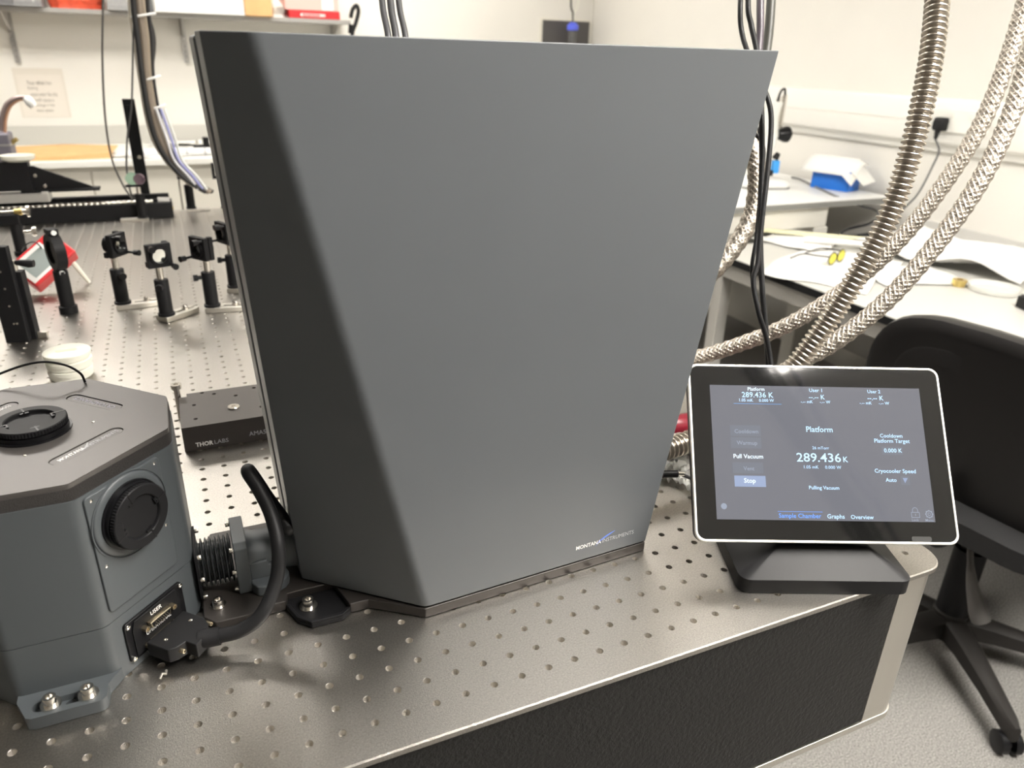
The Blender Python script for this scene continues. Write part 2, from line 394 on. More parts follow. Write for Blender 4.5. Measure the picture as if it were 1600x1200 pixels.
# logo on the front face
def efr(u, v):
    P = onpl(u, v, EP, Vector((ey.x, ey.y, 0))); q = P-EP; return q.dot(ex), P.z
(sa, za), (sb, zb) = efr(900, 857), efr(939, 846)
(sc, zc), (sd, zd) = efr(941, 845), efr(990, 829.5)
zt = (za+zb+zc+zd)/4
text('logo_text', 'MONTANA', TXTW, en, frame(((sa+sb)/2, -.0003, zt), (1,0,0), (0,0,1)), sb-sa, .0046, .018)
text('logo_text', 'INSTRUMENTS', TXTG, en, frame(((sc+sd)/2, -.0003, zt), (1,0,0), (0,0,1)), sd-sc, .0046)
b = MB(); sw = []; 
for k in range(15):
    t = k/14; sw.append((sb-.006+.022*t, zt-.0045+.013*(t**0.55)))
wid = [.0002+.0009*math.sin(math.pi*min(1, k/14*1.0)) for k in range(15)]
b.add([(x, -.00035, z+q) for (x, z), q in zip(sw, wid)]+[(x, -.00035, z-q) for (x, z), q in zip(sw, wid)], [(k, k+1, 16+k, 15+k) for k in range(14)])
b.build('logo_swoosh', TXTB, en, 0)
# ================================================================== SAMPLE CHAMBER (octagonal)
CC = Vector((-.2155, .2195, 0))
ch = thing('sample_chamber', 'octagonal grey vacuum chamber with round black port caps on lid and side', 'chamber', CC)
def octr(a, s, r=.0055, n=4):
    P = [Vector(q) for q in octo(a, s)]; out = []
    for i, c in enumerate(P):
        u = (P[i-1]-c).normalized(); v = (P[(i+1) % 8]-c).normalized()
        p0, p1 = c+u*r, c+v*r
        for k in range(n+1):
            t = k/n; q = p0*(1-t)**2+c*2*t*(1-t)+p1*t*t; out.append((q.x, q.y))
    return out
def octo(a, s): return [(s,-a),(a,-s),(a,s),(s,a),(-s,a),(-a,s),(-a,-s),(-s,-a)]
A8, S8 = .1015, .034
b = MB(); b.prism(octr(A8, S8), .0004, .0568); b.build('lower_body', CHAMB, ch, 30)
b = MB(); b.prism(octr(A8-.0030, S8-.0020), .0568, .0575); b.build('joint_ring', CHAMB, ch, 0)
b = MB(); b.prism(octr(A8, S8), .0575, .1735); b.build('upper_body', CHAMB, ch, 30)
b = MB(); b.prism(octr(A8-.0008, S8-.0005), .1735, .1835); b.build('mesh_band', BAND, ch, 0)
b = MB(); b.prism(octr(A8-.0013, S8-.0008, .003), .1835, .1863); b.build('lid', LID, ch, 30)
ZL = .1875
def stadium(L, W, n=8):
    h = L/2-W/2; return [(h+W/2*math.cos(R(-90+180*k/n)), W/2*math.sin(R(-90+180*k/n))) for k in range(n+1)]+[(-h+W/2*math.cos(R(90+180*k/n)), W/2*math.sin(R(90+180*k/n))) for k in range(n+1)]
pills = []
for ang, L in ((-45, .065), (45, .060), (135, .065), (225, .060)):
    o_ = Vector((math.cos(R(ang)), math.sin(R(ang)))); g_ = Vector((-o_.y, o_.x))
    pills.append([tuple((o_*.0593+g_*x-o_*y)[:]) for x, y in stadium(L, .0128)])
b = MB(); b.holed(octr(A8-.0016, S8-.0010, .003), pills, .1863, ZL); b.build('lid_plate', LID, ch, 30)
def cap(parent, M):
    """round black knurled port cap, local z pointing out of its surface"""
    b = MB(); b.x = M
    b.rings([((0,0,0),.0285),((0,0,.0015),.0285),((0,0,.0015),.0268),((0,0,.005),.0268),((0,0,.005),.0245),((0,0,.0062),.0245)], 48)
    c = b.build('port_cap', BLKG, parent, 35)
    k = MB(); k.x = M; n = 144
    pr = lambda r, z: [(Vector((math.cos(2*math.pi*i/n), math.sin(2*math.pi*i/n), 0))*(r-(.0005 if i % 2 else 0)))+Vector((0,0,z)) for i in range(n)]
    q = lambda r, z: [(r*math.cos(2*math.pi*i/n), r*math.sin(2*math.pi*i/n), z) for i in range(n)]
    k.loft([q(.024,.0062), pr(.0265,.0062), pr(.0265,.0098), q(.0255,.0105), q(.0185,.0105), q(.0178,.0098), q(.0172,.0078), q(.0001,.0078)])
    k.build('knurled_ring', BLKM, c, 25)
    g = MB(); g.x = M
    for a in (20, 110, 200, 290):
        ca, sa_ = math.cos(R(a)), math.sin(R(a))
        u = Vector((ca, sa_, 0)); v = Vector((-sa_, ca, 0))
        for r_, w_, ww in ((.0165, .0262, .0006), (.0152, .0182, .0032)):
            ps = [u*r_-v*ww, u*w_-v*ww, u*w_+v*ww, u*r_+v*ww]
            g.loft([[p+Vector((0,0,.0076)) for p in ps], [p+Vector((0,0,.0107 if ww < .001 else .0098)) for p in ps]])
    g.build('grip_notches', BLKG, c, 0)
cap(ch, Matrix.Translation((0, 0, ZL)))
for dx, dy in ((.0435,0),(0,.0435),(0,-.0435),(-.0435,0)):
    MB().rings([((dx,dy,ZL-.001),.0012),((dx,dy,ZL+.0004),.0012),((dx,dy,ZL+.0007),.0007)], 10).build('lid_screw', BRIGHT, ch)
for ang, s, L in ((-45, 'M', .065), (45, 'C', .060), (135, 'M', .065), (225, 'C', .060)):
    o_ = Vector((math.cos(R(ang)), math.sin(R(ang)), 0)); rgt = Vector((-o_.y, o_.x, 0)); up = -o_
    F_ = frame(o_*.0593+Vector((0,0,ZL)), rgt, up)
    b = MB(); b.x = F_; b.prism(stadium(L-.0022, .0106), -.0014, -.0006); e_ = b.build('name_pill', LID, ch, 30)
    F2 = frame(o_*.0593+Vector((0,0,ZL-.00045)), rgt, up)
    if s == 'C': text('pill_text', 'CRYOADVANCE', TXTL, e_, F2, .046, .0048, .006)
    else:
        for tx, mm, off, ww, bo in (('MONTANA', TXTW, -.0145, .0225, .012), ('INSTRUMENTS', TXTG, .0135, .030, .0)):
            text('pill_text', tx, mm, e_, Matrix.Translation(rgt*off) @ F2, ww, .0040, bo)
        sw = MB(); sw.x = F2; sw.add([(-.008,-.003,0),(-.002,.0005,0),(.004,.0048,0),(.0042,.0046,0),(-.001,-.0012,0)], [(0,4,3,2,1)]); sw.build('pill_swoosh', TXTG, e_, 0)
# face with the side port, outward normal (1,-1)
nG = Vector((1,-1,0)).normalized(); uG = Vector((1,1,0)).normalized()
ap = (A8+S8)/math.sqrt(2)
def G(u, z, d=0): return nG*(ap+d)+uG*u+Vector((0,0,z))
GF = lambda u, z, d=0: frame(G(u, z, d), uG, (0,0,1))
# groove, access panel, boss, cap
b = MB(); b.x = GF(-.006, 0); b.prism(rrect(-.0355,.0355,.0665,.1715,.004,4), -.002, .0020); b.build('access_panel', CHAMB, ch, 30, .0008)
b = MB(); b.x = GF(-.006, .1385); b.rings([((0,0,-.002),.0345),((0,0,.0022),.0345),((0,0,.0034),.0330),((0,0,.0036),.0300)], 48); b.build('port_boss', CHAMB, ch, 60)
b = MB(); b.x = GF(-.006, .1385); b.rings([((0,0,.0008),.0360),((0,0,.0028),.0360),((0,0,.0028),.0352),((0,0,.0009),.0352)], 48); b.build('port_ridge', CHAMB, ch, 40)
cap(ch, GF(-.006, .1385, .0036))
for u, z in ((-.030,.1675),(.030,.1675),(-.030,.1085),(.030,.1085)):
    b = MB(); b.x = GF(u-.006, z); b.rings([((0,0,.0018),.0013),((0,0,.0025),.0013),((0,0,.0028),.0008)], 10); b.build('panel_screw', BRIGHT, ch)
def conn_plate(side):
    n_ = nG if side > 0 else Vector((-1,-1,0)).normalized(); u_ = uG if side > 0 else Vector((1,-1,0)).normalized()
    def FF(u, z, d=0): return frame(n_*(ap+d)+u_*(u-.003)+Vector((0,0,z)), u_, (0,0,1))
    b = MB(); b.x = FF(0, 0); b.prism(rrect(-.0310,.0310,.0085,.0475,.003,3), -.001, .0022); cpn = b.build('connector_plate', BLKG, ch, 30, .0006)
    b = MB(); b.x = FF(0, 0); b.prism([(-.025,.0115),(.025,.0115),(.025,.038),(.022,.0455),(-.022,.0455),(-.025,.038)], .0022, .0034); b.build('connector_field', BLKM, cpn, 0, .0008)
    for u, z in ((-.0282,.0445),(.0282,.0445),(-.0282,.0118),(.0282,.0118)):
        c_ = FF(u, z, .0022); P_ = c_.translation; bolt(cpn, P_, n_, .0022, .0016, name='plate_screw')
    for k, (zz, nm) in enumerate(((.0335, 'USER'), (.0155, 'OPERATIONAL'))):
        b = MB(); b.x = FF(0, zz, .0034); b.prism([(-.0112,.0032),(.0112,.0032),(.0098,-.0032),(-.0098,-.0032)], 0, .0045); s_ = b.build('dsub_socket', GOLD, cpn, 30, .0004)
        b = MB(); b.x = FF(0, zz, .0080); b.prism([(-.0100,.0022),(.0100,.0022),(.0088,-.0022),(-.0088,-.0022)], 0, .0002); b.build('dsub_insert', BLKM, s_, 0)
        pn = MB(); pn.x = FF(0, zz, .0082)
        for q in range(8): pn.prism(disc(.0004, 6, -.0072+q*.00206, -.0009), 0, .0006)
        for q in range(7): pn.prism(disc(.0004, 6, -.0062+q*.00206, .0009), 0, .0006)
        pn.build('dsub_pins', GOLD, s_, 0)
        for sx in (-1, 1):
            b = MB(); b.x = FF(sx*.0148, zz, .0034); b.rings([((0,0,0),.0026),((0,0,.0048),.0026),((0,0,.0048),.0013),((0,0,.003),.0012)], 6); b.build('jack_post', GOLD, cpn, 0)
        if k == 0 or side > 0: text('plate_text', nm, TXTW, cpn, FF(0, .0410 if k == 0 else .0262, .0036), .0120 if k == 0 else .0270, .0040, .012)
conn_plate(1); conn_plate(-1)
# mounting foot on the front face with slots and bolts (front face y = -A8)
foot = [(-.034,-.098),(-.034,-.108)]+[(-.026-.0, -.1265)]+[(-.022,-.1285),(.018,-.1285)]+[(.0225+.006*math.cos(R(-90+90*k/5)), -.1225+.006*math.sin(R(-90+90*k/5))) for k in range(6)]+[(.0290,-.112),(.0335,-.105),(.038,-.098)]
slot = [(x, y-.1178) for x, y in stadium(.046, .0105)]
b = MB(); b.holed(foot, [disc(.0047, 20, .0030, -.1178)], .0004, .0060); b.build('mounting_foot', CHAMB, ch, 30)
b = MB(); b.holed(foot, [slot], .0060, .0115); b.build('slotted_cover', CHAMB, ch, 30)
for x in (-.0100, .0155): bolt(ch, (x, -.1188, .0117), (0,0,1), .0050, .0068, .0075)
# ================================================================== BELLOWS LINK between chamber and cabinet
bl = thing('bellows_link', 'finned black bellows and grey pipe joining chamber to tall cabinet', 'pipe', (0,0,0))
BY, BZ = .2055, .0365
b = MB(); pr = []
x = -.1128
for k in range(8):
    xx = x+k*.0040; pr += [((xx,BY,BZ),.0185),((xx+.0008,BY,BZ),.0225),((xx+.0018,BY,BZ),.0225),((xx+.0026,BY,BZ),.0185)]
b.rings(pr, 40); b.build('bellows', mat('bellows_black', (.03,.032,.034), .3, .5), bl, 30)
b = MB(); b.prism(rrect(BY-.027, BY+.027, BZ-.0235, BZ+.027, .006, 4), -.1135, -.1115)
b.v = [(z, x, y) for x, y, z in b.v]; b.build('inner_flange', BLKM, bl, 30)
b = MB(); b.prism([(BY-.027,BZ-.0250),(BY+.027,BZ-.0250),(BY+.027,BZ+.0235),(BY+.022,BZ+.0285),(BY-.022,BZ+.0285),(BY-.027,BZ+.0235)], -.0808, -.0690)
b.v = [(z, x, y) for x, y, z in b.v]; b.build('square_flange', CHAMB, bl, 30, .001)
for y_, z_ in ((BY-.023, BZ+.022), (BY-.0245, BZ-.001), (BY-.023, BZ-.021), (BY+.018, BZ+.024)):
    bolt(bl, (-.0808, y_, z_), (-1,0,0), .0022, .0035, name='flange_screw'); bolt(bl, (-.1115, y_, z_), (1,0,0), .0022, .0035, name='flange_screw')
b = MB(); b.rings([((-.069,BY,BZ),.0235),((-.062,BY,BZ),.0205),((-.045,BY,BZ),.0195),((-.036,BY,BZ),.0215),((-.0235,BY,BZ),.0222)], 40); b.build('pipe', CHAMB, bl, 35)
b = MB(); b.prism([(-.0695,BY-.028)]+[(-.055+.020*math.cos(R(a)), BY-.022+.016*math.sin(R(a))) for a in range(-120, 61, 20)]+[(-.0695,BY-.004)], .0112, .0220); b.build('pipe_saddle', CHAMB, bl, 35, .0015)
b = MB(); b.prism([(-.0695, BZ-.020), (-.040, BZ-.016), (-.040, BZ-.004), (-.052, BZ-.001), (-.053, BZ+.004), (-.0695, BZ+.003)], -(BY-.0185), -(BY-.0235)); b.v = [(x, -z, y) for x, y, z in b.v]; b.build('pipe_rib', CHAMB, bl, 30, .0015, 3)
bolt(bl, (-.040, BY+.012, BZ+.0195), (0,0,1), .003, .004)
# ================================================================== DATA CABLE plugged into the side plate
dc = thing('connector_cable', 'thick black cable with plastic hood plugged into OPERATIONAL socket of the chamber', 'cable', CC+G(0,.0,.0))
off = CC+G(0,0,0)
hb = MB(); hb.x = frame((0,0,.0175), uG, (0,0,1))
hood = [(-.0215,.0072),(.0205,.0072),(.0205,.030),(.016,.038),(.008,.046),(-.008,.047),(-.008,.036),(-.0160,.034),(-.0215,.030)]
hb.x = Matrix.Translation((0,0,.0085)) @ frame((0,0,0), uG, -nG)    # local y runs outward (negated below)
hb.prism([(x, -y) for x, y in hood], 0, .0138); hb.build('connector_hood', BLKP, dc, 30, .001)
for u_, d_ in ((-.013,.020),(.013,.022)): bolt(dc, nG*d_+uG*u_+Vector((0,0,.0223)), (0,0,1), .0016, .0008, name='hood_screw')
bolt(dc, nG*.0335+uG*-.0130+Vector((0,0,.0165)), nG, .0020, .005, name='thumb_screw', m=GOLD); bolt(dc, nG*.0330+uG*.0195+Vector((0,0,.0185)), nG, .0018, .005, name='thumb_screw', m=GOLD)
cpts = [off+nG*.040+uG*.002+Vector((0,0,.0172)), off+nG*.052+uG*.011+Vector((0,0,.0175)), onz(378,984,.020), onz(410,958,.030), onz(432,905,.052), onz(435,855,.078), onz(424,805,.100), onz(405,765,.120), onz(390,742,.131), onz(388,735,.132), onz(398,748,.122), onz(418,778,.102), onz(438,805,.085), onz(452,826,.072), (-.027,.238,.058)]
sp = [Vector(p)-off for p in spline(cpts, 10)]
MB().tube(sp, .0062, 14).build('cable', RUB, dc, 60)
st = spline(cpts, 10)[0:12]; MB().tube([Vector(p)-off for p in st], .0078, 14).build('strain_relief', RUB, dc, 40)
# ================================================================== TOUCH SCREEN
YW, TL = -0.4017, 0.6644
MP = Vector((0.4566, 0.0099, 0.0646))
mx = Vector((math.cos(YW), math.sin(YW), 0)); mb_ = Vector((-math.sin(YW), math.cos(YW), 0))
mu = Vector((0,0,1))*math.cos(TL)+mb_*math.sin(TL); mn = mx.cross(mu)
mt = thing('touch_screen', 'small silver framed touch screen showing temperatures on a black wedge stand', 'monitor', (MP.x, MP.y, 0), YW)
PT = Matrix(((1,0,0,0),(0,math.sin(TL),-math.cos(TL),0),(0,math.cos(TL),math.sin(TL),MP.z),(0,0,0,1)))
W2, B0, T0 = .1305, -.0218, .1577
def pan(b): b.x = PT; return b
b = pan(MB()); o_ = rrect(-W2+.0008, W2-.0008, B0+.0008, T0-.0008, .0095, 6); o2 = rrect(-W2+.014, W2-.014, B0+.014, T0-.014, .006, 6)
b.loft([[(x,y,-.022) for x, y in o2], [(x,y,-.012) for x, y in o_], [(x,y,-.0036) for x, y in o_]]); b.build('rear_housing', BLKP, mt, 35)
b = pan(MB()); oo = rrect(-W2, W2, B0, T0, .010, 8); ii = rrect(-W2+.0026, W2-.0026, B0+.0026, T0-.0026, .008, 8)
b.loft([[(x,y,-.0035) for x, y in ii], [(x,y,-.0035) for x, y in oo], [(x,y,.0006) for x, y in oo], [(x,y,.0006) for x, y in ii]], close=True); b.build('silver_frame', SILVER, mt, 35, .0008)
b = pan(MB()); b.loft([[(x,y,-.0070) for x, y in ii], [(x,y,.0) for x, y in ii]]); b.build('screen_glass', GLASS, mt, 0)
b = pan(MB()); b.box(-.1085, .1085, 0, .1356, .00005, .0002); dp = b.build('display', DISP, mt, 0)
def scr(u, v):
    q = onpl(u, v, MP, mn)-MP; return q.dot(mx), q.dot(mu)
def stx(s, u, v, wpx, m, hpx=None, bold=0.008):
    x, y = scr(u, v); x2, _ = scr(u+wpx, v); x1, y1 = scr(u, v-(hpx or 1))
    return text('screen_text', s, m, dp, PT @ Matrix.Translation((x, y, .0004)), abs(x2-x), (abs(y1-y) if hpx else None), bold)
def sbox(u0, v0, u1, v1, m, nm='screen_button', d=.0003):
    (xa, ya), (xb, yb) = scr(u0, v0), scr(u1, v1); b = pan(MB())
    b.add([(xa,yb,d),(xb,yb,d),(xb,ya,d),(xa,ya,d)], [(0,1,2,3)]); return b.build(nm, m, dp, 0)
stx('Platform', 1181, 608, 26, ETXB); stx('289.436 K', 1183.5, 617, 49, ETXT); stx('1.05 mK     0.000 W', 1182, 625.5, 54, ETXT)
sbox(1146, 630.2, 1221, 632, emis('display_line', (.16,.45,.95), .8), 'screen_line')
stx('User 1', 1274, 610, 20, ETXT); stx('--.-- K', 1276, 620.5, 25, ETXT); stx('-.-- mK      -.-- W', 1274, 628, 46, ETXT)
stx('User 2', 1365, 612, 20, ETXT); stx('--.-- K', 1367.5, 622, 25, ETXT); stx('-.-- mK      -.-- W', 1366, 630, 46, ETXT)
for y_, x_ in ((664, 1140), (683, 1141), (722, 1144)): sbox(x_, y_, x_+49, y_+18, EBTD)
stx('Cooldown', 1166, 674, 37, ETXD); stx('Warmup', 1167, 693, 32, ETXD); stx('Pull Vacuum', 1169, 713, 46, ETXB); stx('Vent', 1170, 732, 17, ETXD)
sbox(1147, 743, 1197, 761, EBTN); stx('Stop', 1171.5, 752, 18, ETXB)
stx('Platform', 1280, 671, 41, ETXT); stx('26 mTorr', 1282, 700, 26, ETXT, bold=0); stx('289.436', 1279, 715, 69, ETXT, 14); stx('K', 1321, 718, 7.5, ETXT)
stx('1.05 mK     0.000 W', 1285, 730, 58, ETXT, bold=0); stx('Pulling Vacuum', 1287.5, 763, 47, ETXT)
stx('Cooldown', 1392, 681, 35, ETXT); stx('Platform Target', 1393.5, 690, 55, ETXT); sbox(1377, 698, 1411, 711, EBTD); stx('0.000 K', 1395, 704, 28, ETXT)
stx('Cryocooler Speed', 1398.5, 737, 64, ETXT); stx('Auto', 1392, 750, 17, ETXT); sbox(1406, 744, 1422, 758, EBTD)
(xa, ya), (xb, yb), (xc, yc) = scr(1410, 747), scr(1418, 747), scr(1414, 755)
b = pan(MB()); b.add([(xa,ya,.0004),(xc,yc,.0004),(xb,yb,.0004)], [(0,1,2)]); b.build('drop_arrow', EBTN, dp, 0)
sbox(1215, 798.8, 1285, 800.4, ETXU, 'screen_line'); stx('Sample Chamber', 1250, 807, 66, ETXU); stx('Graphs', 1306, 808, 27, ETXT); stx('Overview', 1347, 808, 35.5, ETXT)
def icon_lock(u, v):
    x, y = scr(u, v); b = pan(MB()); k = .0008
    b.x = PT @ Matrix.Translation((x, y, .0004)); s_ = .004
    def seg(x0, y0, x1, y1, w=.0003):
        d = Vector((x1-x0, y1-y0, 0)); n = Vector((-d.y, d.x, 0)).normalized()*w
        b.add([Vector((x0,y0,0))-n, Vector((x1,y1,0))-n, Vector((x1,y1,0))+n, Vector((x0,y0,0))+n], [(0,1,2,3)])
    for a in ((-s_,-.0035,s_,-.0035),(s_,-.0035,s_,.0015),(s_,.0015,-s_,.0015),(-s_,.0015,-s_,-.0035)): seg(*a)
    pts = [(-.0026,.0015)]+[(.0026*math.cos(R(a)), .0035+.0026*math.sin(R(a))) for a in range(180, -1, -30)]+[(.0026,.0015)]
    for p, q in zip(pts, pts[1:]): seg(*p, *q)
    seg(0,-.002,0,0)
    b.build('lock_icon', ETXD, dp, 0)
def icon_gear(u, v):
    x, y = scr(u, v); b = MB(); b.x = PT @ Matrix.Translation((x, y, .0004))
    n = 16; oo = [(.0042 if i % 2 == 0 else .0034) for i in range(n)]
    P = [(oo[i]*math.cos(2*math.pi*i/n), oo[i]*math.sin(2*math.pi*i/n), 0) for i in range(n)]; Q = [(.0028*math.cos(2*math.pi*i/n), .0028*math.sin(2*math.pi*i/n), 0) for i in range(n)]
    b.loft([P, Q], cap=False); P = [(q[0]*.55, q[1]*.55, 0) for q in Q]; Q = [(q[0]*.7, q[1]*.7, 0) for q in P]; b.loft([P, Q], cap=False)
    b.build('gear_icon', ETXD, dp, 0)
icon_lock(1430, 803); icon_gear(1451.5, 803.5); stx('Lock', 1430, 812.5, 11, ETXD); stx('Menu', 1452, 813, 12, ETXD)
(xa, ya) = scr(1131, 791); b = MB(); b.x = PT @ Matrix.Translation((xa, ya, .0004)); b.add([(.003*math.cos(2*math.pi*i/16), .003*math.sin(2*math.pi*i/16), 0) for i in range(16)], [tuple(range(16))]); b.build('pale_dot', ETXD, dp, 0)  # plain round dot low on the display, in the dim text colour
b = pan(MB()); xa, ya = scr(1440, 842.5); b.prism(rrect(xa-.010, xa+.010, ya-.0025, ya+.0025, .002, 4), 0, .0004); b.build('power_key', mat('key_grey', (.05,.05,.05), .3), mt, 0)
# wedge stand
b = MB()
fo = rrect(-.0865, .0840, -.0310, .095, .011, 4)
rid = rrect(-.046, .046, -.004, .070, .004, 4)
b.loft([[(x,y,.0004) for x, y in fo], [(x,y,.016) for x, y in fo], [(x,y,.038) for x, y in rid]]); b.build('stand_base', BLKP, mt, 30, .0016, 3)
for s_ in (-1, 1):
    b = MB(); b.loft([[(s_*.033-.004,-.002,.034),(s_*.033+.004,-.002,.034),(s_*.033+.004,.040,.034),(s_*.033-.004,.040,.034)], [(s_*.033-.004,.022,.060),(s_*.033+.004,.022,.060),(s_*.033+.004,.040,.080),(s_*.033-.004,.040,.080)]]); b.build('hinge_arm', BLKP, mt, 30, .001)
b = MB(); b.loft([[(-.026,-.004,.0365),(.026,-.004,.0365),(.026,.03,.0365),(-.026,.03,.0365)], [(-.022,.006,.045),(.022,.006,.045),(.022,.03,.052),(-.022,.03,.052)]]); b.build('cable_cover', BLKG, mt, 30, .001)
b = MB(); b.loft([[(-.030,.012,.036),(.030,.012,.036),(.030,.055,.036),(-.030,.055,.036)], [(-.030,.032,.062),(.030,.032,.062),(.030,.062,.085),(-.030,.062,.085)]]); b.build('stand_neck', BLKP, mt, 30, .0015)
# ================================================================== HOSES AND CABLES ON THE RIGHT
def up(p): return [Vector((p.x+.03, p.y+.03, ZC-.001)), Vector((p.x+.012, p.y+.012, (p.z+ZC)/2))]   # rises to the ceiling
def corrugated(name, label, pts, r0, r1, pitch, m):
    P = resample(spline(pts, 24), pitch/8)
    prof = [r0+(r1-r0)*q for q in (0, .12, .62, .95, 1, .95, .62, .12)]
    t = thing(name, label, 'hose', P[0])
    o = MB().tube([p-P[0] for p in P], r1, 22, rf=lambda i: prof[i % 8]).build('corrugated_tube', m, t, 70)
    return t
def braided(name, label, pts, r, m, strands=10, group=None):
    P = resample(spline(pts, 24), .0035); o0 = P[0]
    t = thing(name, label, 'hose', o0, group=group)
    MB().tube([p-o0 for p in P], r-.0006, 20).build('hose_core', mat('hose_core', (.24,.22,.195), .45, .9), t, 70)
    T = [(P[min(i+1, len(P)-1)]-P[max(i-1, 0)]).normalized() for i in range(len(P))]
    a = T[0].cross(Vector((0,0,1)) if abs(T[0].z) < .9 else Vector((1,0,0))).normalized(); fr = []
    for i in range(len(P)):
        a = (a-T[i]*a.dot(T[i])).normalized(); fr.append((P[i]-o0, a.copy(), T[i].cross(a)))
    b = MB(); pit = 2*math.pi*r*1.05          # helix about 45 degrees
    hw = math.pi*r/strands*1.0
    for s in (1, -1):
        for k in range(strands):
            ph0 = 2*math.pi*k/strands; V = []; n = len(fr)
            for i in range(n):
                L = i*.0035; th = ph0+s*2*math.pi*L/pit
                # over-under weave against the opposite set
                rr = r+.0007*s*math.sin(strands*th/2+ (0 if k % 2 else math.pi))
                c, A, B = fr[i]
                e = hw/r*.71
                for q, dr in ((-e, -.0006), (0, .0003), (e, -.0006)):
                    x = th+q; V.append(c+(A*math.cos(x)+B*math.sin(x))*(rr+dr))
            F = []
            for i in range(n-1):
                F += [(i*3, i*3+1, i*3+4, i*3+3), (i*3+1, i*3+2, i*3+5, i*3+4)]
            b.add(V, F)
    o = b.build('wire_braid', m, t, 60); o['kind'] = 'stuff'
    return t
HOSE = mat('hose_steel', (0.50, 0.455, 0.395), 0.28, 1.0)
BRAID = mat('braid_wire', (0.42, 0.38, 0.33), 0.32, 1.0, bump=(2600, .5, .0006, 1))
corrugated('corrugated_hose', 'ribbed stainless steel hose running down from the ceiling behind the touch screen',
    up(pd(1475,-260,.86))+[pd(1475,-260,.86), pd(1470,-100,.83), pd(1463,20,.82), pd(1450,120,.82), pd(1425,230,.83), pd(1390,335,.85), pd(1340,430,.87), pd(1285,515,.90), pd(1225,590,.92), pd(1150,650,.90), pd(1075,690,.88), pd(1025,706,.86), Vector((.350,.199,.057)), Vector((.3225,.200,.056))], .0098, .0132, .0066, HOSE)
braided('braided_hose', 'braided steel hose sweeping down behind the tall cabinet, crossing behind ribbed hose',
    up(pd(1640,-260,1.0))+[pd(1640,-260,1.0), pd(1615,-60,1.0), pd(1585,60,1.0), pd(1540,180,1.0), pd(1480,280,1.0), pd(1410,370,1.01), pd(1335,440,1.03), pd(1240,503,1.06), pd(1150,540,1.09), pd(1075,562,1.1), pd(985,580,1.08), Vector((.39,.375,.07)), Vector((.30,.328,.08))], .0108, BRAID)
braided('braided_hose', 'braided steel hose sweeping down behind the touch screen past the black chair',
    up(pd(1700,-240,.93))+[pd(1700,-240,.93), pd(1660,-60,.92), pd(1615,70,.92), pd(1580,180,.92), pd(1530,285,.92), pd(1460,385,.93), pd(1385,470,.94), pd(1310,530,.95), pd(1235,575,.96), pd(1170,628,.96), pd(1115,668,.95), pd(1066,690,.93), Vector((.40,.262,.042)), Vector((.326,.256,.045))], .0112, BRAID)
braided('braided_hose', 'short loop of braided steel hose bulging beside the top of the tall cabinet',
    [Vector((.392,.285,.42)), Vector((.48,.355,.44)), Vector((.575,.425,.44)), pd(1150,165,1.01), pd(1168,205,1.0), pd(1182,265,1.0), pd(1178,325,1.0), pd(1158,370,1.0), pd(1128,410,1.0), pd(1090,450,1.0), pd(1060,500,1.0), Vector((.42,.315,.14)), Vector((.350,.272,.13))], .0118, BRAID)
def cable(name, label, pts, r, m, cat='cable', group=None, n=10):
    P = spline(pts, n); o0 = P[0].copy()
    o = MB().tube([p-o0 for p in P], r, 10).build(name, m, None, 60); o.location = o0
    return tag(o, label, cat, group)
cable('power_cable', 'black cable with outward bulge hanging along the edge of the tall cabinet', up(pd(1165,-120,.94))+[pd(1165,-120,.94), pd(1157,0,.92), pd(1160,55,.92), pd(1180,110,.90), pd(1200,155,.89), pd(1205,195,.89), pd(1199,270,.89), pd(1190,350,.89), pd(1184,410,.89), pd(1177,440,.89), pd(1186,490,.89), pd(1199,535,.90), pd(1206,590,.90), pd(1200,640,.89), Vector((.502,.125,.085)), Vector((.486,.080,.112))], .0031, RUB)
cable('power_cable', 'straight black cable hanging beside the tall cabinet into the gap behind the screen', up(pd(1178,-120,.95))+[pd(1178,-120,.95), pd(1169,0,.93), pd(1174,40,.93), pd(1184,90,.92), pd(1190,180,.905), pd(1190,280,.905), pd(1188,370,.905), pd(1191,450,.905), pd(1197,520,.91), pd(1201,590,.91), pd(1196,640,.90), Vector((.495,.130,.075)), Vector((.476,.083,.105))], .0034, RUB)
cable('power_cable', 'thin black cable crossing the other two beside the tall cabinet', [Vector((.385,.275,.40)), Vector((.49,.325,.405)), pd(1186,215,.92), pd(1188,290,.92), pd(1182,370,.92), pd(1175,420,.92), pd(1181,470,.92), pd(1196,525,.925), pd(1203,600,.925), Vector((.515,.140,.070)), Vector((.496,.078,.098))], .0026, RUB)
cable('conduit', 'purple grey tube rising behind right top corner of the tall cabinet', up(pd(1190,-120,.98))+[pd(1190,-120,.98), pd(1188,0,.97), pd(1187,60,.97), pd(1178,120,.97), pd(1140,220,.98), pd(1080,330,.98), Vector((.44,.335,.245)), Vector((.335,.300,.24))], .0048, mat('purple_grey', (.08,.065,.08), .4), 'tube')
cable('conduit', 'olive grey tube rising behind right top corner of the tall cabinet', up(pd(1211,-120,1.0))+[pd(1211,-120,1.0), pd(1205,0,.99), pd(1199,70,.99), pd(1188,130,.99), pd(1150,230,1.0), pd(1090,330,1.0), Vector((.45,.355,.225)), Vector((.31,.305,.22))], .0060, mat('olive_grey', (.055,.055,.047), .45), 'tube')
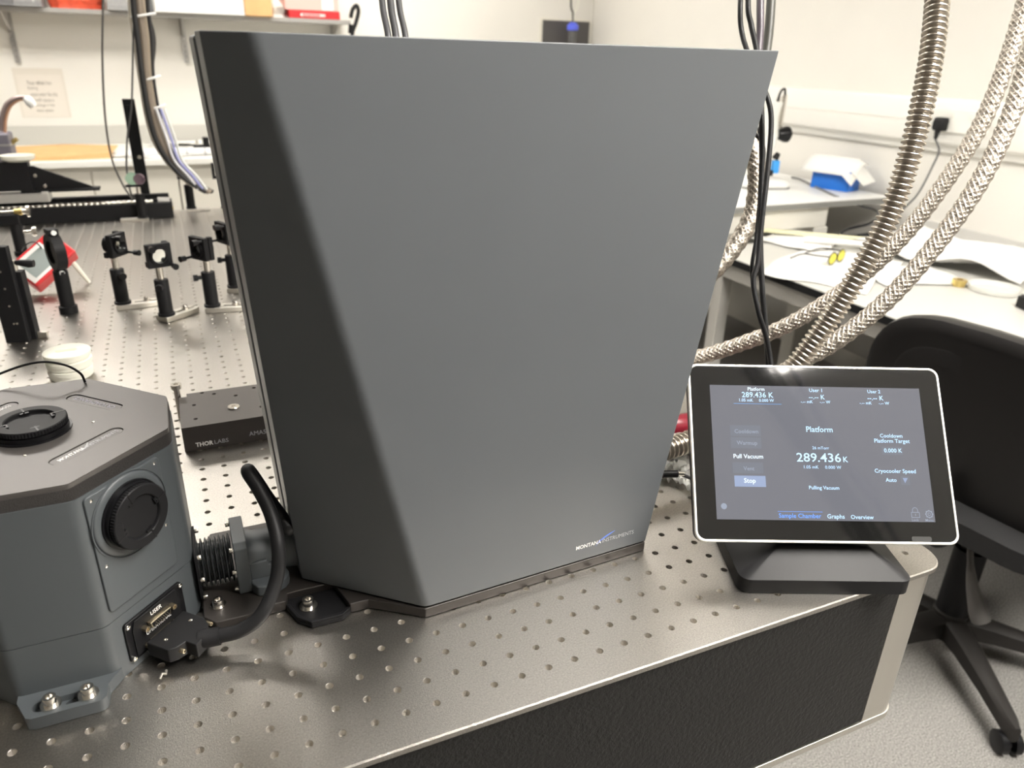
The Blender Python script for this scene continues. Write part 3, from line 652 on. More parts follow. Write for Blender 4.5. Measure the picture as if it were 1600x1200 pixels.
for k, (a, bq, rr, lb) in enumerate(((597, 607, .0042, 'outer'), (610, 619, .0046, 'middle'), (623, 634, .0040, 'inner'))):
    cable('conduit', ['slender grey tube on the shelf side of three tubes over the tall cabinet', 'middle one of three grey tubes rising over the tall cabinet', 'grey tube on the notice board side of three over the tall cabinet'][k], up(pd(a-6,-130,.98))+[pd(a-6,-130,.98), pd(a,0,.97), pd(bq,60,.96), pd(bq+8,160,.96), pd(bq+14,300,.96), Vector((.18+.013*k,.42,.262)), Vector((.19+.013*k,.2915,.25))], rr, GREYP, 'tube', 'tubes over the cabinet')
cable('red_hose', 'red rubber hose lying behind ribbed hose beside the cabinet', [Vector((.70,.345,ZF+.015)), Vector((.69,.345,-.45)), Vector((.675,.34,-.02)), Vector((.635,.33,.042)), pd(1140,640,.99), pd(1100,655,.98), pd(1070,663,.97), pd(1040,666,.96), Vector((.38,.300,.033)), Vector((.330,.285,.033))], .0145, mat('dark_red_rubber', (.16,.006,.016), .35), 'hose')
# clear bag with a lead in it on the table behind the cabinet
def sheet(name, label, cat, cx, cy, z, wx, wy, rz, m, amp=.01, n=18, seed=1, edge=0.0, thick=.0006, crease=0.0):
    rnd = random.Random(seed); ph = [(rnd.uniform(4, 16), rnd.uniform(4, 16), rnd.uniform(0, 6.3), rnd.uniform(.3, 1)) for _ in range(7)]
    def h(x, y):
        s = sum(a_*math.sin(fx*x/wx+fy*y/wy+p) for fx, fy, p, a_ in ph)/len(ph)
        return z+amp*(.55+s)*(1 if edge == 0 else max(0.05, 1-edge*max(abs(2*x/wx), abs(2*y/wy))**3))
    V = []; F = []
    for j in range(n+1):
        for i in range(n+1):
            x, y = (i/n-.5)*wx, (j/n-.5)*wy
            x2 = x+(.03*wx*math.sin(9*y/wy+seed)); y2 = y+(.03*wy*math.sin(7*x/wx+seed))
            V.append((x2, y2, max(z+.0005, h(x, y)+crease*(abs(math.sin(31*x/wx+9*math.sin(5*y/wy)))+abs(math.sin(23*y/wy+7*math.sin(6*x/wx)))-1))-z))
    for j in range(n):
        for i in range(n): F.append((j*(n+1)+i, j*(n+1)+i+1, (j+1)*(n+1)+i+1, (j+1)*(n+1)+i))
    b = MB(); b.add(V, F); o = b.build(name, m, None, 50); o.location = (cx, cy, z); o.rotation_euler = (0,0,rz)
    sd = o.modifiers.new('solid', 'SOLIDIFY'); sd.thickness = thick; sd.offset = 1
    return tag(o, label, cat)
sheet('plastic_bag', 'crumpled clear plastic bag on steel table between cabinet and touch screen', 'bag', .462, .245, .0006, .12, .10, .5, CLEAR, .016, 34, 3, .5, crease=.008)
cable('loose_lead', 'grey lead with black plug end on the plastic bag behind the cabinet', [onz(1036,742,.034), onz(1060,740,.030), onz(1085,750,.028), onz(1115,762,.020)], .0022, GREYP)
b = thing('lead_plug', 'small black plug lying beside the tall cabinet on the plastic bag', 'plug', onz(1044,739,.036))
MB().cyl((-.008,0,0),(.010,-.004,-.001),.0045,10).build('plug_body', RUB, b); MB().cyl((.010,-.004,-.001),(.018,-.006,-.002),.0022,8).build('plug_pin', BRIGHT, b)
# ================================================================== THINGS ON THE TABLE, LEFT
# mounting block
BX0, BX1, BY0, BY1, BH = -.1175, .0, .5010, .6080, .0345
tk = thing('adapter_block', 'flat black anodised mounting block with tapped holes and a steel countersunk screw', 'block', (BX0, BY0, 0))
w_, d_ = BX1-BX0, BY1-BY0
BOUT = [(0,0),(w_,0),(w_,d_-.008),(w_-.008,d_),(.010,d_),(.010,d_-.010),(0,d_-.010)]
BMAT = mat('block_anodised', (.055,.048,.045), .42, .3, bump=(1200,.06,.0003))
b = MB(); b.prism(BOUT, .0004, .016); b.build('block_body', BMAT, tk, 30)
b = MB(); b.holed(BOUT, [disc(.0027,14,x,y) for x, y in ((.018,.022),(.018,.066),(.045,.094),(.072,.078),(.100,.030),(.098,.096),(.030,.1030))], .016, BH); b.build('tapped_top', BMAT, tk, 30)
b = MB(); b.rings([((.066,.040,BH-.001),.0065),((.066,.040,BH+.0015),.0078),((.066,.040,BH+.0022),.0072),((.066,.040,BH+.0022),.0026),((.066,.040,BH+.0004),.0024)], 24); b.build('countersunk_screw', BRIGHT, tk)
b = MB(); b.rings([((-.001,d_-.004,.0004),.0042),((-.001,d_-.004,BH+.012),.0042),((-.001,d_-.004,BH+.012),.0070),((-.001,d_-.004,BH+.018),.0070),((-.001,d_-.004,BH+.018),.0032),((-.001,d_-.004,BH+.015),.003)], 16); b.build('clamp_screw', BRIGHT, tk)
text('block_text', 'THOR', TXTW, tk, frame((.024,-.0003,.0085),(1,0,0),(0,0,1)), .021, .0062, .03)
text('block_text', 'LABS', TXTG, tk, frame((.0445,-.0003,.0085),(1,0,0),(0,0,1)), .017, .0056, .0)
text('block_text', 'AMA557/M', TXTG, tk, frame((.098,-.0003,.012),(1,0,0),(0,0,1)), .038, .0062, .0)
# clear round container
def container(x, y):
    t = thing('sample_tub', 'stack of milky round plastic tubs behind the chamber', 'tub', (x, y, 0))
    z = 0.0006
    for k, (h, r) in enumerate(((.016,.030),(.014,.031),(.012,.0315))):
        b = MB(); b.rings([((0,0,z),r*.94),((0,0,z+.002),r),((0,0,z+h*.55),r),((0,0,z+h*.55),r+.0012),((0,0,z+h-.001),r+.0012),((0,0,z+h),r)], 36); b.build('tub_body' if k < 2 else 'tub_lid', MILKY, t, 40); z += h+.0002
    b = MB(); b.prism(stadium(.030, .010), z, z+.0003); b.build('tub_label', mat('label_gold', (.72,.62,.36), .6), t, 0)
container(-.268, .818)
cable('sensor_wire', 'thin black wire arching over the chamber lid beside milky tubs', [onz(-90,650,.17), onz(-40,605,.19), onz(10,580,.20), onz(60,566,.21), onz(100,570,.205), onz(125,583,.197), onz(133,597,.188)], .0011, RUB, n=14)
# mirror mounts
def mirror_mount(name, label, x, y, rz, brz, sx=1, glass=None):
    t = thing(name, label, 'mirror mount', (x, y, 0), 0, 'mirror mounts on posts')
    # clamping fork on the table
    F_ = Matrix.Rotation(brz, 4, 'Z')
    b = MB(); b.x = F_; b.prism([(-.013,-.0155)]+[(.055,-.0145),(.066,-.009),(.066,-.004),(.020,-.004),(.020,.004),(.066,.004),(.066,.009),(.055,.0145)]+[(-.013,.0155)], .0006, .0105); b.build('clamping_fork', SATIN, t, 30, .001)
    P_ = F_ @ Vector((.042, 0, .0105)); bolt(t, P_, (0,0,1), .005, .006, .007)
    b = MB(); b.rings([((0,0,.0106),.0150),((0,0,.015),.0150),((0,0,.016),.0125),((0,0,.078),.0125),((0,0,.079),.0118)], 28); b.build('post_holder', BLKM, t)
    b = MB(); b.cyl((0,0,.078),(0,0,.104),.00635,18); b.build('steel_post', BRIGHT, t)
    a = rz+R(60); c_, s_ = math.cos(a), math.sin(a)
    b = MB(); b.rings([((c_*.0115,s_*.0115,.069),.004),((c_*.019,s_*.019,.069),.004),((c_*.019,s_*.019,.069),.0062),((c_*.027,s_*.027,.069),.0062)], 14); b.build('locking_screw', BLKG, t)
    Mx = Matrix.Rotation(rz, 4, 'Z') @ Matrix.Translation((0,0,.1040))
    def pp(): q = MB(); q.x = Mx; return q
    # mount faces local -y; back plate and L-shaped front plate
    b = pp(); n = 32
    def sq(i):
        c0_, s0_ = math.cos(2*math.pi*i/n), math.sin(2*math.pi*i/n); k_ = .0215/max(abs(c0_), abs(s0_)); return c0_*k_, s0_*k_
    SQ = [sq(i) for i in range(n)]; CR = [(.0128*math.cos(2*math.pi*i/n), .0128*math.sin(2*math.pi*i/n)) for i in range(n)]
    b.loft([[(x_, .006, z_+.022) for x_, z_ in CR], [(x_, .006, z_+.022) for x_, z_ in SQ], [(x_, .016, z_+.022) for x_, z_ in SQ], [(x_, .016, z_+.022) for x_, z_ in CR]], close=True); b.build('back_plate', BLKM, t, 30, .001)
    b = pp(); CR2 = [(q[0]*1.25, q[1]*1.25) for q in CR]
    b.loft([[(x_, .016, z_+.022) for x_, z_ in CR], [(x_, .016, z_+.022) for x_, z_ in CR2], [(x_, .0195, z_+.022) for x_, z_ in CR2], [(x_, .0195, z_+.022) for x_, z_ in CR]], close=True); b.build('retaining_ring', BLKG, t, 30)
    b = pp(); b.box(-.021,-.012,-.005,.004,.0,.044); b.box(-.012,.021,-.005,.004,.0,.010); b.build('front_plate', BLKM, t, 0, .0012)
    b = pp(); n = 28
    rr = lambda r, yy: [(r*math.cos(2*math.pi*i/n), yy, .022+r*math.sin(2*math.pi*i/n)) for i in range(n)]
    b.loft([rr(.0128,.005), rr(.0158,.005), rr(.0158,-.009), rr(.0128,-.009)], close=True); b.build('optic_ring', BLKM, t, 40)
    b = pp(); b.loft([rr(.0125,.0130), rr(.0125,-.0065)]); b.build('optic_disc', glass or MIRROR, t, 30)
    for kx, kz, L in ((-.0165*sx,.0385,.020),(.0165*sx,.005,.026)):
        b = pp(); b.rings([((kx,.0155,kz),.0026),((kx,.006+L,kz),.0026)], 10); b.rings([((kx,.006+L,kz),.0052),((kx,.006+L+.011,kz),.0058)], 14); b.build('adjuster_knob', BLKG, t)
    return t
mirror_mount('mirror_mount', 'mirror mount turned edge-on beside the lens post, its knobs towards the next mount', -.2045, 1.1500, R(-125), R(5), -1)
mirror_mount('mirror_mount', 'mirror mount facing straight out with round pale mirror between two other mounts', -.1280, 1.0480, R(-162), R(38), -1)
mirror_mount('mirror_mount', 'mirror mount turned sideways, knobs towards the face-on mount, near the cabinet', -.0460, 1.0760, R(125), R(-8), 1)
mirror_mount('mirror_mount', 'mirror mount partly hidden by the edge of the tall cabinet', .006, 1.1950, R(115), R(-20), 1)
# fibre post behind the lens, tall plate, lens post
def lens_post():
    t = thing('lens_post', 'black lens ring seen edge-on upon a black post before the red meter', 'lens mount', (-.2985, 1.1545, 0))
    b = MB(); b.rings([((0,0,.0006),.0160),((0,0,.014),.0160),((0,0,.015),.0127),((0,0,.082),.0127)], 28); b.build('post_holder', BLKM, t)
    Mx = Matrix.Translation((0,0,.118)) @ Matrix.Rotation(R(-68), 4, 'Z')
    b = MB(); b.x = Mx; n = 32
    rr = lambda r, yy: [(r*math.cos(2*math.pi*i/n), yy, r*math.sin(2*math.pi*i/n)) for i in range(n)]
    b.loft([rr(.022,-.009), rr(.034,-.009), rr(.034,.009), rr(.022,.009)], close=True); b.build('lens_ring', BLKM, t, 40)
    b = MB(); b.x = Mx; b.loft([rr(.0218,-.002), rr(.0218,.002)]); b.build('lens', mat('lens_glass', (.25,.25,.25), .08, .3), t, 30)
    b = MB(); b.x = Mx; b.box(-.012,.012,-.009,.009,.0335,.043); b.build('ring_cap', BLKM, t, 0, .001)
    b = MB(); b.x = Mx; b.box(-.009,.009,-.0085,.0085,-.043,-.0335); b.build('ring_foot', BLKM, t, 0, .001)
    for zz in (.037, -.038):
        p_ = Mx @ Vector((.0122 if zz > 0 else .0092, 0, zz)); bolt(t, p_, (Mx.to_3x3() @ Vector((1,0,0))), .0045, .003, name='ring_screw', m=TXTW)
lens_post()
def tall_plate():
    t = thing('slotted_plate', 'upright black metal plate with a row of silver screws', 'bracket', (-.362, 1.0100, 0), R(-14))
    b = MB(); b.box(-.019,.017,-.005,.009,.0006,.166); b.build('plate_body', BLKM, t, 0, .001)
    for z in (.035,.066,.096,.125): 
        b = MB(); b.rings([((.001,-.0049,z),.0022),((.001,-.0062,z),.0018)], 10); b.build('plate_screw', BRIGHT, t)
    b = MB(); b.rings([((.006,-.0049,.035),.0022),((.006,-.0062,.035),.0018)], 10); b.build('plate_screw', BRIGHT, t)
    b = MB(); b.box(.004,.024,.0095,.028,.0006,.120); b.build('side_plate', BLKM, t, 0, .001)
    b = MB(); b.box(.024,.040,.013,.020,.0006,.012); b.build('foot_tab', SATIN, t, 0, .001)
    b = MB(); b.cyl((.013,.018,.120),(.013,.018,.138),.005,12); b.build('steel_rod', BRIGHT, t)
    b = MB(); b.rings([((.014,.018,.134),.004),((.022,.018,.134),.005),((.036,.018,.132),.007),((.044,.018,.132),.006)], 14); b.build('knob', RUB, t)
tall_plate()
def stage_post():
    t = thing('coupler_post', 'black post with brass and silver connectors on top near the long rail', 'mount', (-.437, 1.66, 0))
    b = MB(); b.rings([((0,0,.0006),.016),((0,0,.010),.016),((0,0,.011),.0127),((0,0,.075),.0127)], 24); b.build('post_holder', BLKM, t)
    b = MB(); b.box(-.028,.010,-.012,.012,.075,.098); b.build('coupler_body', BLKM, t, 0, .001)
    b = MB(); b.cyl((-.06,0,.103),(.010,0,.103),.004,10); b.build('silver_tube', BRIGHT, t)
    b = MB(); b.rings([((.004,0,.103),.0065),((.014,0,.103),.0065),((.014,0,.103),.0075),((.020,0,.103),.0075)], 12); b.build('brass_nut', BRASS, t)
    b = MB(); b.rings([((.020,0,.103),.006),((.030,0,.103),.006),((.030,0,.103),.013),((.036,0,.103),.013)], 16); b.build('silver_knob', BRIGHT, t)
    b = MB(); b.rings([((.012,0,.055),.004),((.032,0,.055),.004),((.032,0,.055),.011),((.040,0,.055),.011)], 14); b.build('silver_knob', BRIGHT, t)
stage_post()
def red_meter():
    Q0 = onz(64, 459, .001); L = (onz(124, 404, .058)-Q0); K = onz(38, 440, .050)-Q0
    Lh = L.normalized(); Th = (K-Lh*K.dot(Lh)).normalized(); Wh = Lh.cross(Th)
    if Wh.z < 0: Wh = -Wh
    ll, tt, ww = .105, .040, .066
    t = thing('power_meter', 'red rubber cased handheld meter propped up on a white leg', 'meter', Q0)
    b = MB()
    V = lambda a, c, d: Lh*a+Th*c+Wh*d
    def bx(a0,a1,c0,c1,d0,d1): return [V(a0,c0,d0),V(a1,c0,d0),V(a1,c1,d0),V(a0,c1,d0)], [V(a0,c0,d1),V(a1,c0,d1),V(a1,c1,d1),V(a0,c1,d1)]
    b.loft(list(bx(0,ll,0,tt,0,ww))); b.build('case', RED, t, 30, .004, 3)
    b = MB(); b.loft(list(bx(.004,ll-.03,tt-.0005,tt+.001,.006,ww-.006))); b.build('front_panel', PAPER, t, 0)
    b = MB(); b.loft(list(bx(.014,ll-.036,tt+.001,tt+.0016,.012,ww-.014))); b.build('screen', mat('lcd', (.30,.34,.33), .25), t, 0)
    f_ = onz(139, 441, .003)-Q0; h_ = V(ll*.85, .004, .004)
    b = MB(); b.rings([(h_, .006), (f_, .004)], 8); b.build('prop_leg', mat('leg_white', (.80,.78,.68), .5), t, 30)
red_meter()
cable('meter_lead', 'thin black lead curling from the red meter', [onz(34,392,.10), onz(40,383,.12), onz(52,378,.12), onz(62,384,.10), onz(70,396,.07)], .0012, RUB)
# long black rail stage with carriage and bracket
ry = 2.03
rs = thing('rail_stage', 'long black motorised rail stage lying across far end of the table', 'rail', (-.36, 2.065, 0))
b = MB(); b.prism([(x, y) for x, y in rrect(-.62, .268, -.042, .042, .010, 4)], .0006, .044); b.build('rail_body', BLKM, rs, 30, .002)
b = MB(); b.box(-.60, .245, -.020, -.012, .044, .052); b.build('guide_rail', BLKG, rs, 0, .001)
b = MB(); n = 240
b.tube([(-.50+i*.003, -.030, .047) for i in range(n)], .006, 10, rf=lambda i: .0052+.0009*math.sin(i*1.3)); b.build('lead_screw', SATIN, rs, 60)
b = MB(); b.box(-.60,.262,.018,.040,.044,.060); b.build('rear_cover', BLKM, rs, 0, .003)
b = MB(); b.cyl((.230,-.026,.049),(.262,-.026,.047),.010,14); b.build('end_bearing', LGREY, rs)
b = MB(); b.prism(disc(.005,12), 0, .002); b.x = None; b.v = [(.268+z, x-.020, y+.024) for x, y, z in b.v]; b.build('end_screw', BRASS, rs)
b = MB(); b.box(-.33,-.045,-.040,.030,.0605,.084); b.build('carriage', LGREY, rs, 0, .002)
b = MB(); b.box(-.060,-.043,-.038,.028,.060,.088); b.build('carriage_end', mat('pale_metal', (.6,.59,.56), .4, .4), rs, 0, .001)
bk = thing('gusset_bracket', 'black triangular gusset bracket standing on the rail carriage', 'bracket', (-.44, 2.055, .0845))
b = MB(); b.prism([(0,0),(.155,0),(.155,.006),(.012,.070),(0,.070)], -.006, .006); b.v = [(x, z, y) for x, y, z in b.v]; b.build('gusset', BLKM, bk, 0, .001)
b = MB(); b.box(-.03,.165,-.020,.020,.0004,.007); b.build('bracket_foot', BLKM, bk, 0, .001)
b = MB(); b.box(-.13,.002,-.022,.022,.007,.084); b.build('bracket_plate', BLKM, bk, 0, .001)
b = MB(); b.rings([((-.02,0,.084),.028),((-.02,0,.090),.040),((-.02,0,.100),.042)], 24); b.build('white_cup', MILKY, bk)
for x, z in ((.030,.016),(.012,.045)): bolt(bk, (x,-.0062,z), (0,-1,0), .005, .003)
# tall square post
tp = thing('tall_post', 'tall black square post standing behind a small optic at far end of table', 'post', (-.165, 2.118, 0))
b = MB(); b.box(-.016,.016,-.012,.012,.0006,.325); b.build('post_body', BLKM, tp, 0, .001)
b = MB(); b.box(-.010,.010,-.014,-.0125,.02,.31); b.build('post_slot', BLKG, tp, 0)
bolt(tp, (.004,-.0125,.165), (0,-1,0), .006, .004)
sm = thing('small_optic', 'small green tinted optic on a black post holder in front of the long rail', 'mirror mount', (-.1745, 1.992, 0))
b = MB(); b.rings([((0,0,.010),.0150),((0,0,.014),.0150),((0,0,.015),.0127),((0,0,.078),.0127)], 24); b.build('post_holder', BLKM, sm)
b = MB(); b.prism([(-.06,-.012),(.014,-.012),(.014,.012),(-.06,.012)], .0006, .010); b.build('clamping_fork', SATIN, sm, 30, .001)
b = MB(); b.cyl((0,0,.078),(0,0,.098),.006,14); b.build('steel_post', BRIGHT, sm)
b = MB(); b.box(-.032,.012,-.006,.006,.098,.104); b.build('optic_base', BLKM, sm, 0, .001)
b = MB(); b.rings([((-.012,-.004,.121),.017),((-.012,.004,.121),.017)], 24); b.build('optic_disc', MIRG, sm)
b = MB(); b.rings([((.006,-.010,.120),.015),((.008,-.0045,.120),.015)], 24); b.build('optic_disc', MIRP, sm)
for (x, y, g, lb) in ((-.040, 2.105, MIRP, 'black post with purple optic under the cable bundle at far end of table'), (.060, 2.085, MIRROR, 'black post and pale optic beside edge of the tall cabinet, far end of table')):
    s2 = thing('small_optic', lb, 'mirror mount', (x, y, 0))
    b = MB(); b.rings([((0,0,.009),.0150),((0,0,.013),.0150),((0,0,.014),.0127),((0,0,.080),.0127)], 24); b.build('post_holder', BLKM, s2)
    b = MB(); b.prism([(-.014,-.014),(.055,-.014),(.055,.014),(-.014,.014)], .0006, .009); b.build('clamping_fork', SATIN, s2, 30, .001)
    b = MB(); b.cyl((0,0,.080),(0,0,.098),.006,14); b.build('steel_post', BRIGHT, s2)
    b = MB(); b.box(-.028,.016,-.006,.008,.098,.106); b.box(-.028,-.020,-.006,.008,.106,.145); b.build('optic_base', BLKM, s2, 0, .001)
    b = MB(); b.rings([((-.002,-.005,.124),.017),((-.002,.004,.124),.017)], 24); b.build('optic_disc', g, s2)
# hanging cable bundle
bun = [( -2, 9, 'cable', .0070, (.012,.012,.013)), (7, 4, 'cable', .0085, (.22,.18,.14)), (13, 2, 'cable', .0060, (.30,.25,.19)), (-8, -2, 'cable', .0050, (.72,.68,.60)), (20, 0, 'cable', .0055, (.014,.014,.015)), (17, -8, 'cable', .0060, (.02,.02,.02))]
bt = thing('cable_bundle', 'thick bundle of black, brown and white cables tied together hanging from above', 'cables', ony(215,-150,2.0))
o0 = bt.location.copy()
main = [(205,-150),(212,0),(219,60),(226,120),(236,180),(250,225),(274,262),(300,285),(325,300)]
for k, (dx, dy, nm, r_, c_) in enumerate(bun):
    pts = []
    top_ = ony(205+dx,-150,2.03)-o0; pts.append(Vector((top_.x, top_.y, ZC-.001-o0.z)))
    for i, (u, v) in enumerate(main):
        sp_ = 1.0 if i < 3 else (.75 if i < 6 else .5)
        bulge = 7*math.sin(math.pi*max(0, min(1, (v-30)/90))) if k == 5 else 0
        pts.append(ony(u+dx*sp_+bulge-2, v, 2.03-.002*dy+.004*k)-o0)
    MB().tube(spline(pts, 8), r_, 8).build('cable_strand', mat('strand_%d' % k, c_, .5), bt, 60)
for u, v, rw in ((219,24,.030),(232,122,.022),(242,167,.019)):
    c_ = ony(u+5, v, 2.035)-o0; ring_ = [c_+Vector((rw*math.cos(2*math.pi*i/24), rw*.8*math.sin(2*math.pi*i/24), .006*math.cos(2*math.pi*i/24))) for i in range(25)]
    MB().tube(ring_, .0032, 6).build('cable_tie', TXTW, bt, 60)
for k, (u0, cc_) in enumerate(((272, (.75,.75,.78)), (279, (.30,.32,.60)), (285, (.72,.74,.70)))):
    MB().tube(spline([ony(u0-28,170,2.01)-o0, ony(u0-12,215,2.01)-o0, ony(u0,250,2.01)-o0, ony(u0+22,275,2.01)-o0, ony(u0+38,296,2.01)-o0], 8), .0042, 6).build('wire', mat('wire_%d' % k, cc_, .4), bt, 60)
cable('hanging_lead', 'single thin dark lead hanging down to the long rail', [Vector((ony(162,-150,1.99).x,1.99,ZC-.001)), ony(162,-150,1.99), ony(161,0,1.99), ony(160,90,1.99), ony(164,180,1.99), ony(174,245,1.99), ony(190,285,1.99), ony(207,312,1.985)], .0028, mat('lead_grey', (.08,.075,.07), .5))
cable('hanging_lead', 'thin dark lead dropping beside the bundle to top of the tall post', [ony(210,20,2.02), ony(208,70,2.02), ony(207,120,2.02), ony(205,170,2.02), ony(199,215,2.02), ony(198,265,2.02), ony(204,300,2.02), ony(212,312,2.02)], .0026, mat('lead_grey2', (.05,.05,.05), .5))
b = thing('metal_scrap', 'tiny pale metal shaving on the table near chamber foot', 'scrap', onz(250,1062,.001))
MB().tube([(0,0,.001),(.002,.003,.003),(.0045,.004,.001),(.005,.007,.002)], .0012, 6).build('shaving', SATIN, b)
# ================================================================== BACK WALL: bench, shelf, notice
BZT, BYF = -.072, 3.92
wt = thing('worktop', 'long white laminate bench top with grey upstand along the back wall', 'worktop', (-.6, BYF, ZF))
hz = BZT-ZF
b = MB(); b.box(-1.9, 2.4, 0, YB-BYF-.001, hz-.030, hz); b.build('top_board', WHITE, wt, 0, .002)
b = MB(); b.box(-1.9, 2.4, YB-BYF-.025, YB-BYF-.001, hz+.0005, hz+.100); b.build('upstand', mat('upstand_grey', (.50,.49,.45), .5), wt, 0, .002)
b = MB(); b.box(-1.9, 2.4, .038, .055, hz-.050, hz-.0305); b.build('support_rail', OFFW, wt, 0)
for k, x in enumerate((-1.65, -.85, -.05)):
    t = thing('base_cabinet', 'cream lab cupboard under the back bench, beside its twins', 'cabinet', (x, BYF+.04, ZF), 0, 'cupboards under the back bench')
    MB().box(.002,.798,.02,.60,.10,hz-.0505).build('carcass', OFFW, t, 0)
    for s in (0, 1):
        d_ = MB().box(.004+s*.398,.398+s*.398,.0,.019,.105,hz-.053).build('door', OFFW, t, 0, .002)
        MB().box((.36 if s == 0 else .425),(.375 if s == 0 else .44),-.020,0,hz-.35,hz-.22).build('handle', BRIGHT, d_, 0, .003)
    MB().box(.002,.798,.05,.58,.0005,.0995).build('plinth', RUB, t, 0)
# things lying on the bench
def pt(u, v): return onz(u, v, BZT)
a_ = onz(10, 247, BZT+.02); b_ = onz(175, 243, BZT+.02)
cb = thing('cardboard_sheet', 'long folded piece of brown cardboard lying on the back bench', 'cardboard', (a_.x, a_.y+.02, BZT))
Lc = b_.x-a_.x
b = MB(); b.add([(-.12,0,.012),(Lc*.55,.0,.020),(Lc,.03,.030),(Lc+.02,.26,.040),(Lc*.5,.30,.045),(-.12,.30,.035)], [(0,1,2,3,4,5)])
o = b.build('cardboard_panel', CARD, cb, 0); sd = o.modifiers.new('s', 'SOLIDIFY'); sd.thickness = .006
b = MB(); b.add([(-.12,-.001,.0005),(Lc*.5,-.001,.0005),(Lc,.029,.002),(Lc,.029,.026),(Lc*.5,-.001,.016),(-.12,-.001,.010)], [(0,1,2,3,4,5)]); o = b.build('cardboard_flap', CARD, cb, 0); sd = o.modifiers.new('s', 'SOLIDIFY'); sd.thickness = .004
for k, (u, v, wx, wy, rz, s_, lb) in enumerate(((245, 243, .30, .22, .1, 5, 'white papers spread on the bench beside the brown cardboard'), (285, 226, .34, .20, -.05, 9, 'crumpled white plastic sheet on back bench near the upstand'), (195, 242, .16, .20, .2, 12, 'creased white sheet tucked against end of the brown cardboard'))):
    p_ = pt(u, v); sheet('paper_sheet', lb, 'paper', p_.x, p_.y, BZT+.0006, wx, wy, rz, PAPER, .030 if k == 1 else .014, 14, s_, .3)
p_ = pt(262, 245)
rl = thing('paper_roll', 'grey and white rolled drawing lying along front of back bench', 'roll', (p_.x, p_.y, BZT))
b = MB(); b.cyl((-.18,0,.021),(.24,.02,.021),.020,18); b.build('roll_tube', mat('roll_white', (.74,.74,.74), .5), rl)
for x in (-.12,-.02,.09,.18): MB().cyl((x,.0+.04*(x+.18)/.42*.5,.021),(x+.012,.02*(x+.19)/.42,.021),.0206,18).build('roll_band', mat('roll_band', (.45,.45,.46), .5), rl)
p_ = pt(318, 236)
bx = thing('black_clamp', 'small black clamp with glass knob on the bench beside the cabinet edge', 'clamp', (p_.x, p_.y, BZT))
MB().box(-.05,.04,-.02,.02,.0006,.035).build('clamp_body', BLKM, bx, 0, .003); MB().cyl((.02,0,.035),(.02,0,.075),.018,12).build('clamp_knob', BLKG, bx); MB().cyl((-.03,-.01,.035),(-.03,-.01,.06),.008,10).build('clamp_screw', BRIGHT, bx)
# desk lamp with gooseneck, cut by the left edge of the photo
lp = thing('gooseneck_lamp', 'grey boxed gooseneck light with curved copper coloured arm near the notice', 'lamp', (ony(5,232,3.2).x, 3.2, ony(5,232,3.2).z))
o0 = lp.location.copy()
MB().box(-.20,.035,-.06,.06,-.045,.060).build('lamp_box', mat('lamp_grey', (.16,.15,.18), .5), lp, 0, .006)
MB().box(-.20,.036,-.061,.061,.015,.022).build('box_stripe', LGREY, lp, 0)
MB().cyl((-.10,0,-.60),(-.10,0,-.045),.016,12).build('lamp_pole', BLKM, lp); MB().cyl((-.10,0,o0.z*-1+.0006),(-.10,0,-.595),.03,16).build('lamp_stem', BLKM, lp)
pts = [ony(2,205,3.2)-o0, ony(3,185,3.2)-o0, ony(9,166,3.2)-o0, ony(20,156,3.2)-o0, ony(32,152,3.2)-o0, ony(41,153,3.2)-o0]
MB().tube(spline(pts, 8), .0095, 10).build('gooseneck', mat('copper_grey', (.32,.25,.24), .35, .6), lp, 60)
MB().tube([q+Vector((.012,.0,-.004)) for q in spline(pts[:5], 8)], .006, 8).build('copper_tube', mat('copper', (.75,.45,.30), .35, .6), lp, 60)
MB().rings([(ony(39,152,3.2)-o0,.012),(ony(43,155,3.2)-o0,.016),(ony(47,160,3.2)-o0,.018),(ony(53,167,3.2)-o0,.013)], 14).build('lamp_head', TXTW, lp)
MB().tube(spline([ony(14,228,3.2)-o0, ony(20,222,3.2)-o0, ony(27,217,3.2)-o0], 6), .008, 8).build('side_lever', BRASS, lp, 60)
# wall shelf
SY = 4.45
zs = ony(270, 27, SY).z
sx1 = ony(548, 34, SY).x
sh = thing('wall_shelf', 'grey wall shelf on slotted uprights carrying boxes and folders', 'shelf', (0, SY, zs))
MB().box(-2.0, sx1, 0, YB-SY-.004, 0, .022).build('shelf_board', mat('shelf_edge', (.34,.33,.31), .5), sh, 0, .001)
for u in (20, 287, 520):
    x = ony(u, 60, YB-.01).x; zz = ony(u, 98, YB-.01).z-zs
    b = MB(); b.holed([(x-.013,zz),(x+.013,zz),(x+.013,-.0005),(x-.013,-.0005)], [[(x-.004,z_),(x+.004,z_),(x+.004,z_+.016),(x-.004,z_+.016)] for z_ in [zz+.012+k*.027 for k in range(int((-.02-zz)/.027))]], 0, .002)
    b.v = [(x_, YB-SY-.0185+z_, y_) for x_, y_, z_ in b.v]; b.build('slotted_upright', LGREY, sh, 0)
    for s_ in (-1, 1): MB().box(x+s_*.012-.001, x+s_*.012+.001, YB-SY-.0164, YB-SY-.0005, zz, -.0005).build('upright_flange', LGREY, sh, 0)
    b = MB(); b.prism([(.02,-.0005),(YB-SY-.0195,-.0005),(YB-SY-.0195,-.09),(YB-SY-.035,-.09)], x-.004, x+.004); b.v = [(z, x_, y_) for x_, y_, z in b.v]; b.build('shelf_bracket', LGREY, sh, 0)
